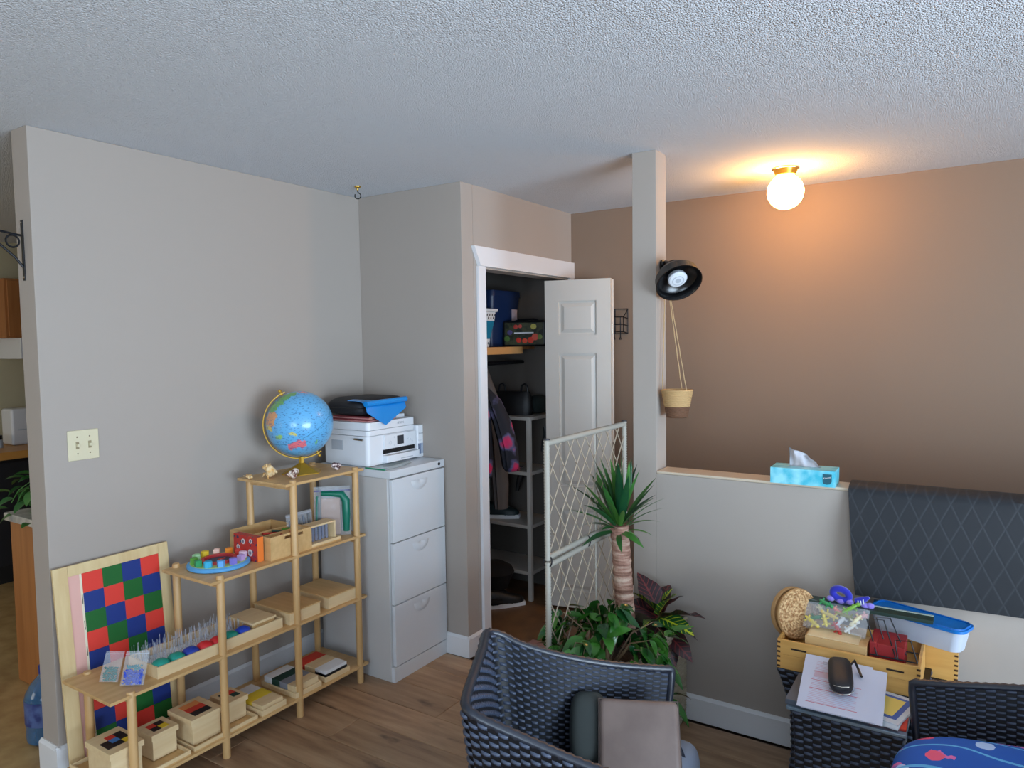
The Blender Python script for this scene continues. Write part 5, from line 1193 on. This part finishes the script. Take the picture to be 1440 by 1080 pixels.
st1 = wicker_box('side_table', 'black wicker side table with a glass top covered in papers', 'table', 2.588, 1.10, .148, .10, [(1.0, 0.0), (.96, .3), (.98, .44), (1.02, .488)])
bm = new(); box(bm, (-.168, -.105, .489), (.160, .125, .499), bev=.002); link(bm, 'glass_top', mat('grey_glass_top', (110, 128, 142), .06, spec=.8, coat=.5), st1)
wicker_box('wicker_stool', 'black wicker stool with a flared top carrying the wooden boxes', 'stool', 2.56, 1.39, .225, .14, [(.9, 0), (.80, .2), (.82, .35), (.92, .44), (1.0, .499)])
GZ = .4995
rf = bm = new(); box(bm, (-.09, -.09, 0), (.09, .09, .008), bev=.002); o = link(bm, 'red_folder', plain('red_card', 200, 58, 40)); o.location = (2.655, 1.105, GZ); tag(o, 'orange-red folder at the chair end of the paper pile', 'folder')
mg = thing('magazine', 'magazine with blue and yellow framed cover under the papers', 'magazine', (2.665, 1.125, GZ+.0085), R(-14))
bm = new(); box(bm, (-.09, -.095, 0), (.085, .095, .008), bev=.001); link(bm, 'pages', plain('paper_grey', 206, 208, 212), mg)
for nm_, c, q in (('blue_border', (66, 96, 168), ((-.06, -.07, .008), (.07, .075, .0086))), ('yellow_panel', (236, 208, 110), ((-.048, -.055, .0086), (.055, .06, .0092)))):
    bm = new(); box(bm, *q); link(bm, nm_, plain(nm_, *c), mg)
bm = new(); box(bm, (-.13, -.10, 0), (.1, .105, .018), bev=.002); o = link(bm, 'dark_binder', plain('grey_binder', 84, 92, 104)); o.location = (2.545, 1.105, GZ); tag(o, 'slim grey binder directly under the loose papers', 'binder')
bm = new(); box(bm, (-.05, -.03, 0), (.05, .03, .004), bev=.001); o = link(bm, 'letter_envelope', plain('pale_envelope', 196, 206, 214)); o.location = (2.68, 1.03, GZ+.0085); o.rotation_euler = (0, 0, R(-8)); tag(o, 'small pale envelope on the red folder at the table edge', 'envelope')
# loose papers tilted on the pile
TL, TR, BL, BR = Vector((2.431, 1.243, .572)), Vector((2.645, 1.243, .572)), Vector((2.455, .97, .521)), Vector((2.672, .975, .521))
def quadslab(bm, a, b_, c, d, th):
    t = bmesh.new(); n = (b_-a).cross(d-a).normalized()
    if n.z < 0: n = -n
    lo = [t.verts.new(p) for p in (a, b_, c, d)]; hi = [t.verts.new(p+n*th) for p in (a, b_, c, d)]; t.faces.new(lo[::-1]); t.faces.new(hi)
    for k in range(4): t.faces.new((lo[k], lo[(k+1) % 4], hi[(k+1) % 4], hi[k]))
    bmesh.ops.recalc_face_normals(t, faces=t.faces); merge(bm, t); return n
pn_ = (BR-BL).cross(TL-BL).normalized(); xr = (BR-BL).normalized(); yr = pn_.cross(xr)
M_paper = plain('paper', 206, 210, 228, r=.8)
o2 = new(); quadslab(o2, BL+xr*.012-yr*.0-pn_*.0025, BR+xr*.016-pn_*.0025, TR+xr*.03-yr*.01-pn_*.0025, TL+xr*.02-yr*.01-pn_*.0025, .002); tag(link(o2, 'paper_stack', M_paper), 'stack of white sheets just beneath the printed top sheet', 'papers')
sheet = thing('printed_sheet', 'white form with red printed rows lying on top of the papers', 'paper', tuple(BL))
bm = new(); Z0_ = Vector((0, 0, 0)); quadslab(bm, Z0_, BR-BL-xr*.004, TR-BL-xr*.012, TL-BL, .0012); link(bm, 'sheet', M_paper, sheet)
pm_ = frame_mtx(pn_*.0013, xr, yr, pn_)
Wd, Hd = (BR-BL).length, (TL-BL).length
bm = new()
for k in range(26): 
    y = .035+k*(Hd-.06)/26; w_ = .62 if k not in (19, 20, 21) else .5
    box(bm, (.022, y, 0), (.022+Wd*w_*(1 if k % 3 else .9), y+.0012, .0003), mtx=pm_)
link(bm, 'printed_lines', plain('pink_ink', 196, 150, 176), sheet)
bm = new()
for y in (.03, .10, .145, .19): box(bm, (.02, y, 0), (.02+Wd*.66, y+.002, .0004), mtx=pm_)
link(bm, 'red_rules', plain('red_ink', 190, 70, 96), sheet)
bm = new(); box(bm, (.024, .165, 0), (.07, .19, .0004), mtx=pm_); box(bm, (.022+Wd*.45, .17, 0), (.02+Wd*.66, .19, .0004), mtx=pm_); link(bm, 'shaded_cells', plain('grey_pink_ink', 200, 176, 196), sheet)
bm = new()
for k in range(3): box(bm, (.04, Hd-.03-.006*k, 0), (.08, Hd-.028-.006*k, .0004), mtx=pm_)
link(bm, 'heading_lines', plain('grey_ink3', 130, 130, 150), sheet)
gc = thing('glasses_case', 'black hard glasses case lying on the printed sheet', 'glasses case', tuple(BL+xr*.115+yr*.09+pn_*.002))
cx_ = (xr*.985+yr*.17).normalized(); cy_ = pn_.cross(cx_)
bm = new(); t = bmesh.new(); sellips(t, (0, .075, .024), (.036, .082, .024), .75, .55, 32, 16); bmesh.ops.transform(t, matrix=frame_mtx((0, 0, 0), cx_, cy_, pn_), verts=t.verts); merge(bm, t); link(bm, 'body', mat('black_leather_case', (34, 33, 37), .5, bump=(200, .3, .001)), gc)
bm = new()
for pts_ in ([(-.034, .02, .026), (-.02, .0, .035), (0, -.006, .036), (.02, 0, .035), (.034, .02, .026)], [(-.034, .012, .014), (-.018, -.005, .012), (0, -.009, .011), (.018, -.005, .012), (.034, .012, .014)]):
    t = bmesh.new(); tube(t, pts_, .0012, 5); bmesh.ops.transform(t, matrix=frame_mtx((0, 0, 0), cx_, cy_, pn_), verts=t.verts); merge(bm, t)
link(bm, 'lid_seam', M_chrome, gc)
bm = new(); t = bmesh.new(); tube(t, [(.03, .12, .03), (.045, .15, .03), (.055, .13, .012), (.062, .1, .008)], .004, 6); bmesh.ops.transform(t, matrix=frame_mtx((0, 0, 0), cx_, cy_, pn_), verts=t.verts); merge(bm, t); link(bm, 'cord', M_black, gc)

# wooden dovetailed boxes
def wood_box(label, x0, x1, y0, y1, z0, z1, groove, group=None):
    t = thing('wooden_box', label, 'box', (x0, y0, z0)); w_, d_, h = x1-x0, y1-y0, z1-z0; th = .009
    bm = new(); box(bm, (th, th, 0), (w_-th, d_-th, .005)); link(bm, 'base', M_box, t)
    for a, c in (((0, 0, 0), (w_, th, h)), ((0, d_-th, 0), (w_, d_, h)), ((0, th, 0), (th, d_-th, h)), ((w_-th, th, 0), (w_, d_-th, h))):
        bm = new(); box(bm, a, c, bev=.0008); link(bm, 'side', M_box, t)
    n = max(2, int(h/.016))
    for x in (0, w_-.010):
        bm = new()
        for k in range(n): box(bm, (x-.0004, -.0006, h*(k+.25)/n), (x+.0104, .004, h*(k+.65)/n))
        link(bm, 'finger_joint', plain('dark_joint', 70, 44, 26), t)
    for gx in groove:
        bm = new(); box(bm, (gx, -.0007, h*.42), (gx+.05, .001, h*.54)); link(bm, 'slot', plain('slot_shadow', 40, 26, 18), t)
    return t
wood_box('lower dovetailed wooden drawer box half hidden by the papers', 2.335, 2.765, 1.252, 1.50, .4995, .549, [])
wood_box('upper dovetailed wooden box with small slots, full of odds and ends', 2.335, 2.765, 1.252, 1.50, .5495, .60, [.045, .335])
wood_box('plain wooden box against the low wall, peeking out past the upper dovetailed box', 2.70, 2.86, 1.51, 1.635, .47, .60, [])
bm = new(); box(bm, (2.74, 1.50, 0), (2.83, 1.60, .4695), bev=.004); tag(link(bm, 'storage_crate', M_wkb), 'dark crate under the plain wooden box', 'crate')
pbx = thing('wooden_pencil_box', 'pale wooden box with a sliding lid inside the upper dovetailed box', 'box', (2.42, 1.275, .555))
bm = new(); box(bm, (0, 0, 0), (.19, .1, .066), bev=.002); link(bm, 'body', M_birchx, pbx)
bm = new(); box(bm, (.006, .006, .0661), (.165, .094, .070), bev=.001); link(bm, 'lid', M_birch, pbx)
bm = new(); box(bm, (0, 0, 0), (.022, .13, .085), bev=.002); box(bm, (.022, .003, 0), (.10, .127, .082), bev=.001)
o = link(bm, 'red_book', plain('deep_red_cover', 150, 30, 34)); o.location = (2.617, 1.285, .555); tag(o, 'deep red book standing in the upper dovetailed box', 'book')
hl = thing('wire_stand', 'small black wire rack standing in the upper dovetailed box', 'rack', (2.64, 1.28, .6005))
def wl(nm_, pts_):
    bm = new(); tube(bm, pts_, .0022, 6); link(bm, nm_, M_dark, hl)
wl('base_wire', [(-.02, 0, 0), (.115, 0, 0), (.115, .08, 0), (-.02, .08, 0), (-.02, 0, 0)])
wl('tall_loop', [(0.0, .0, 0), (-.035, .03, .105), (.015, .035, .108), (.055, .0, 0)])
wl('tall_loop', [(.025, .05, 0), (-.01, .07, .10), (.03, .075, .104), (.08, .05, 0)])
wl('short_loop', [(.06, .0, 0), (.05, .01, .058), (.095, .012, .062), (.115, .0, 0)])
# round woven basket with lid standing on edge
wbk = thing('round_basket', 'round flat woven straw basket standing on its edge at the corner of the wooden boxes', 'basket', (2.388, 1.36, .567))
axs = Vector((.80, -.58, .12)).normalized(); xx_ = axs.cross(Vector((0, 0, 1))).normalized(); yy_ = axs.cross(xx_)
mt = frame_mtx(Vector((-.012, .02, .086)), xx_, yy_, axs)
M_straw = mat('straw', (226, 190, 140), .7, var=(120, (160, 112, 66), .4, .6))
bm = new(); t = bmesh.new()
for k in range(11):
    r_ = .006+.0076*k; tube(t, [(r_*math.cos(a), r_*math.sin(a), .014-.00012*k*k+.0009*math.sin(a*max(6, k*5))) for a in [i*2*math.pi/64 for i in range(64)]], .0046, 6, closed=True)
lathe(t, [(0, .012), (.08, .002)], 32); bmesh.ops.transform(t, matrix=mt, verts=t.verts); merge(bm, t); link(bm, 'lid', M_straw, wbk, ang=90)
bm = new(); t = bmesh.new()
for k, z in enumerate((-.002, -.01, -.026, -.034)): tube(t, [((.084 if k != 1 else .079)*math.cos(a), (.084 if k != 1 else .079)*math.sin(a), z) for a in [i*2*math.pi/64 for i in range(64)]], .0052, 6, closed=True)
lathe(t, [(.08, 0), (.08, -.034), (0, -.036)], 40); bmesh.ops.transform(t, matrix=mt, verts=t.verts); merge(bm, t); link(bm, 'basket_body', mat('dark_straw', (176, 136, 88), .75), wbk, ang=90)
# dark green board with light edge and plush
gb = thing('green_board', 'long thin dark green board lying across the top of the pile behind the toy bag', 'board', (2.585, 1.435, .688))
bm = new(); box(bm, (-.205, -.025, 0), (.205, .03, .012), bev=.001); link(bm, 'panel', plain('dark_green_board', 30, 54, 46), gb)
bm = new(); box(bm, (.02, .02, .0121), (.205, .03, .0135)); link(bm, 'pale_edge', plain('pale_green_edge', 176, 190, 178), gb)
bm = new(); box(bm, (2.36, 1.53, 0), (2.66, 1.625, .4995), bev=.004); tag(link(bm, 'storage_crate', M_wkb), 'black crate against the low wall beneath the green board', 'crate')
bm = new(); box(bm, (-.05, -.03, 0), (.045, .0, .06), bev=.003); o = link(bm, 'blue_notebook', plain('mid_blue_card', 26, 100, 160)); o.location = (2.64, 1.655, .60+.0); tag(o, 'blue card poking up behind the green board', 'card')
py_ = thing('plush_toy', 'royal blue and lilac plush ring toy on top of the green board', 'toy', (2.535, 1.44, .7))
M_pb = mat('royal_blue_plush', (24, 30, 170), .85, sheen=.6); M_pl2 = mat('lilac_plush', (140, 120, 214), .85, sheen=.6)
bm = new(); tube(bm, [(-.028+.026*math.cos(a), .002, .028+.019*math.sin(a)-.004*math.cos(a)) for a in [k*math.pi/12 for k in range(24)]], .0125, 12, closed=True); link(bm, 'ring_body', M_pb, py_)
bm = new(); tube(bm, [(.02, 0, .012), (.04, 0, .02), (.062, .0, .034)], [.012, .013, .005], 12); link(bm, 'tail', M_pb, py_)
bm = new()
for x in (.028, .036, .044): tube(bm, [(x, 0, .004+.28*x), (x+.0035, 0, .0045+.28*x)], .0145, 12)
link(bm, 'white_stripes', M_white, py_)
for x, z in ((-.06, .010), (-.028, .006), (.002, .008), (.05, .004), (.066, .006)):
    bm = new(); sellips(bm, (x, -.004, z), (.0135, .012, .010), nu=16, nv=10); link(bm, 'foot', M_pl2, py_)
# blue-lidded long container
lc = thing('lunch_container', 'long white plastic container with a blue lid resting across the wooden boxes', 'container', (2.745, 1.50, .602), R(-19))
bm = new(); t = frus(bm, (.135, .04), (.148, .05), 0, .072, .028, 8); t.faces.new([v for v in t.verts if abs(v.co.z) < 1e-6][::-1]); bmesh.ops.recalc_face_normals(t, faces=t.faces); merge(bm, t); link(bm, 'tub', plain('frosted_white', 192, 200, 214, r=.35), lc)
bm = new(); t = frus(bm, (.155, .056), (.155, .056), .070, .079, .03, 8); t.faces.new([v for v in t.verts if v.co.z > .075]); t.faces.new([v for v in t.verts if v.co.z < .075][::-1]); bmesh.ops.recalc_face_normals(t, faces=t.faces); merge(bm, t)
link(bm, 'lid', plain('blue_lid', 20, 116, 196, r=.35), lc)
bm = new(); t = frus(bm, (.15, .051), (.148, .049), .0785, .084, .027, 8); bmesh.ops.solidify(t, geom=t.faces[:], thickness=.004); merge(bm, t); link(bm, 'lid_rim', plain('blue_lid_rim', 16, 100, 178, r=.35), lc)
# bag of plastic figures
t, mt = zipbag('clear plastic bag stuffed with small coloured toys on the wooden boxes', (2.50, 1.335, .628), (1, -.06, .0), (.1, .62, .60), .20, .105, .05, name='toy_bag', seal=None)
rn = random.Random(5); pal = [('yellow', (226, 206, 90)), ('yellow', (216, 196, 110)), ('lime green', (120, 170, 60)), ('dark green', (30, 120, 70)), ('pink', (210, 110, 120)), ('white', (228, 226, 216)), ('cream', (226, 214, 170)), ('red', (196, 60, 50)), ('cream', (230, 220, 180)), ('green', (60, 150, 90)), ('white', (220, 222, 226)), ('pale pink', (220, 160, 160)), ('yellow', (232, 214, 80)), ('olive', (140, 140, 70))]
adj_ = ['head near the straw basket', 'pale and in the thick of the pile', 'by the red book side', 'by the straw basket', 'under the green board', 'bright white, mid bag', 'lying low in the bag', 'small and low', 'by the sealed edge', 'next to a white one', 'tilted, by the wire stand', 'beside a cream one', 'deep bright tone', 'dull and half hidden']
pos_w = ['lower corner', 'middle', 'upper corner', 'far side', 'near side', 'centre', 'top', 'bottom', 'sealed end', 'open end', 'fold', 'edge', 'front', 'back']
for k, (nm_, c) in enumerate(pal):
    bm = new(); s_ = bmesh.new(); px_ = -.075+.15*((k*5) % 14)/13; py2 = .02+.075*((k*3) % 7)/6; hh_ = rn.uniform(.02, .03)
    tube(s_, [(-hh_, 0, 0), (0, .002, 0), (hh_*.8, .004, 0)], [.004, .0075, .005], 8); sellips(s_, (hh_, .004, 0), (.008, .007, .007), nu=10, nv=8)
    for q_ in ((-.5, 1), (-.5, -1), (.4, 1), (.4, -1)): tube(s_, [(q_[0]*hh_, 0, 0), (q_[0]*hh_*1.3, q_[1]*.013, .002)], .003, 6)
    bmesh.ops.transform(s_, matrix=Matrix.Translation((px_, py2, rn.uniform(-.008, .01))) @ Euler((rn.uniform(-.5, .5), 0, rn.uniform(0, 6))).to_matrix().to_4x4(), verts=s_.verts); merge(bm, s_, mt)
    bmesh.ops.translate(bm, vec=t.location, verts=bm.verts)
    tag(link(bm, 'toy_figure', mat('figure_plastic', c, .35)), nm_ + ' plastic toy figure in the clear bag, ' + adj_[k], 'toy', 'toy figures in the clear bag')

# ================================================================== KITCHEN SEEN PAST THE WALL END
pe = thing('kitchen_peninsula', 'orange oak kitchen peninsula with a pale counter beyond the grey wall', 'counter', (0, 0, 0))
bm = new(); box(bm, (-1.06, .30, .0), (-.124, .90, .80), bev=.003); link(bm, 'end_panel', M_oakk, pe)
bm = new(); box(bm, (-1.08, .28, .80), (-.124, .92, .838), bev=.005); link(bm, 'countertop', mat('pale_laminate', (206, 202, 196), .35, var=(14, (170, 166, 160), .4, .6)), pe)
bcab = thing('base_cabinet', 'kitchen base cabinets with a dark front below an orange wood counter', 'cabinet', (0, 0, 0))
bm = new(); box(bm, (XK+.003, .2, -.002), (-2.78, 2.6, .87)); link(bm, 'body', plain('dark_appliance', 26, 26, 28), bcab)
bm = new(); box(bm, (XK, .2, .87), (-2.70, 2.6, .925), bev=.004); link(bm, 'counter', mat('orange_counter', (206, 146, 72), .4), bcab)
for yy in (.9, 1.3, 1.7):
    bm = new(); box(bm, (-2.781, yy, .12), (-2.772, yy+.38, .84), bev=.003); link(bm, 'door', plain('appliance_door', 34, 34, 38), bcab)
uc = thing('wall_cabinet', 'orange oak kitchen wall cabinet high beyond the wall end', 'cabinet', (0, 0, 0))
bm = new(); box(bm, (XK, 1.11, 1.715), (-3.0, 2.5, 2.145), bev=.003); link(bm, 'body', M_oakk, uc)
for yy in (1.125, 1.6, 2.08):
    bm = new(); box(bm, (-3.0, yy, 1.73), (-2.985, yy+.44, 2.13), bev=.003); link(bm, 'door', M_oakk, uc)
rh = thing('range_hood', 'white range hood under the oak wall cabinet', 'range hood', (0, 0, 0))
bm = new(); box(bm, (XK, 1.17, 1.56), (-2.93, 1.9, 1.714), bev=.006); link(bm, 'body', M_trim, rh)
wb = thing('paper_towel_box', 'white upright appliance on the orange kitchen counter', 'appliance', (-3.1, 1.26, .925))
bm = new(); box(bm, (-.09, -.14, 0), (.08, .14, .27), bev=.02, seg=3); link(bm, 'body', M_trim, wb)
bm = new(); box(bm, (.081, -.10, .11), (.083, .10, .118)); link(bm, 'seam', M_pgrey, wb)
sk = thing('spice_jar', 'small spice jar with a dark cap on the orange kitchen counter', 'jar', (-3.0, 1.02, .925))
bm = new(); lathe(bm, [(0, 0), (.03, 0), (.03, .05), (.024, .06), (0, .06)], 16); link(bm, 'glass', M_pgrey, sk)
bm = new(); lathe(bm, [(0, .06), (.028, .06), (.028, .09), (0, .09)], 16); link(bm, 'cap', M_black, sk)
# trailing plant on the peninsula
po = thing('trailing_plant', 'leafy green plant drooping over the pale peninsula counter', 'plant', (-.86, .38, .838))
bm = new(); lathe(bm, [(0, 0), (.05, 0), (.065, .08), (.062, .085), (.055, .07), (0, .07)], 24); link(bm, 'pot', M_trim, po)
M_po = leafmat('trailing_leaf', (38, 92, 40), (92, 148, 70), .3); pl_ = leaf_mesh('leaf', .085, .052, .6, m=M_po, shape='oval', nseg=6); rn = random.Random(3)
for k in range(46):
    a = rn.uniform(0, 6.28); L_ = rn.uniform(.03, .2); z = .09+rn.uniform(0, .16)-L_*.55
    place(pl_, 'leaf', po, (math.cos(a)*L_, math.sin(a)*L_*.8, max(.01, z) if L_ < .07 else z), (math.cos(a), math.sin(a), rn.uniform(-.7, .4)), rn.uniform(-.6, .6), rn.uniform(.7, 1.1))
for k in range(8):
    a = k*.8; bm = new(); tube(bm, [(0, 0, .07), (.05*math.cos(a), .05*math.sin(a), .17), (.13*math.cos(a), .11*math.sin(a), .12), (.17*math.cos(a), .14*math.sin(a), .06)], .0025, 5); link(bm, 'stem', M_po, po)
# water jug
jg = thing('water_jug', 'large blue-tinted water jug with a blue cap on the kitchen floor', 'bottle', (-.352, .125, -.002))
M_jug = clearmat('blue_jug_plastic', (60, 108, 150), .72, .12)
bm = new(); lathe(bm, [(0, 0), (.07, 0), (.083, .012), (.086, .04), (.083, .06), (.086, .08), (.086, .19), (.082, .205), (.06, .245), (.032, .275), (.028, .285), (0, .285)], 32); link(bm, 'body', M_jug, jg)
bm = new(); lathe(bm, [(0, .285), (.031, .285), (.031, .315), (.028, .318), (0, .318)], 24); link(bm, 'cap', plain('blue_cap', 24, 50, 140), jg)
bm = new(); lathe(bm, [(.0866, .085), (.0868, .085), (.0868, .185), (.0866, .185)], 32); link(bm, 'label', mat('jug_label', (40, 52, 110), .5, var=(18, (80, 100, 150), .45, .6)), jg)

# dining table beside the photographer, between the chairs (outside the frame; it shades the lower part of the low wall)
dt = thing('dining_table', 'dark rectangular dining table beside the wicker chairs', 'table', (2.86, -.62, 0))
M_dt = mat('dark_table_wood', (62, 48, 40), .35, grain=('x', (50, 38, 32), 3))
bm = new(); box(bm, (-.80, -.42, .71), (.80, .42, .74), bev=.006); link(bm, 'tabletop', M_dt, dt)
bm = new(); box(bm, (-.72, -.36, .62), (.72, .36, .71)); link(bm, 'apron', M_dt, dt)
for sx in (-1, 1):
    for sy in (-1, 1):
        bm = new(); box(bm, (sx*.72-.03, sy*.35-.03, 0), (sx*.72+.03, sy*.35+.03, .71), bev=.004); link(bm, 'leg', M_dt, dt)
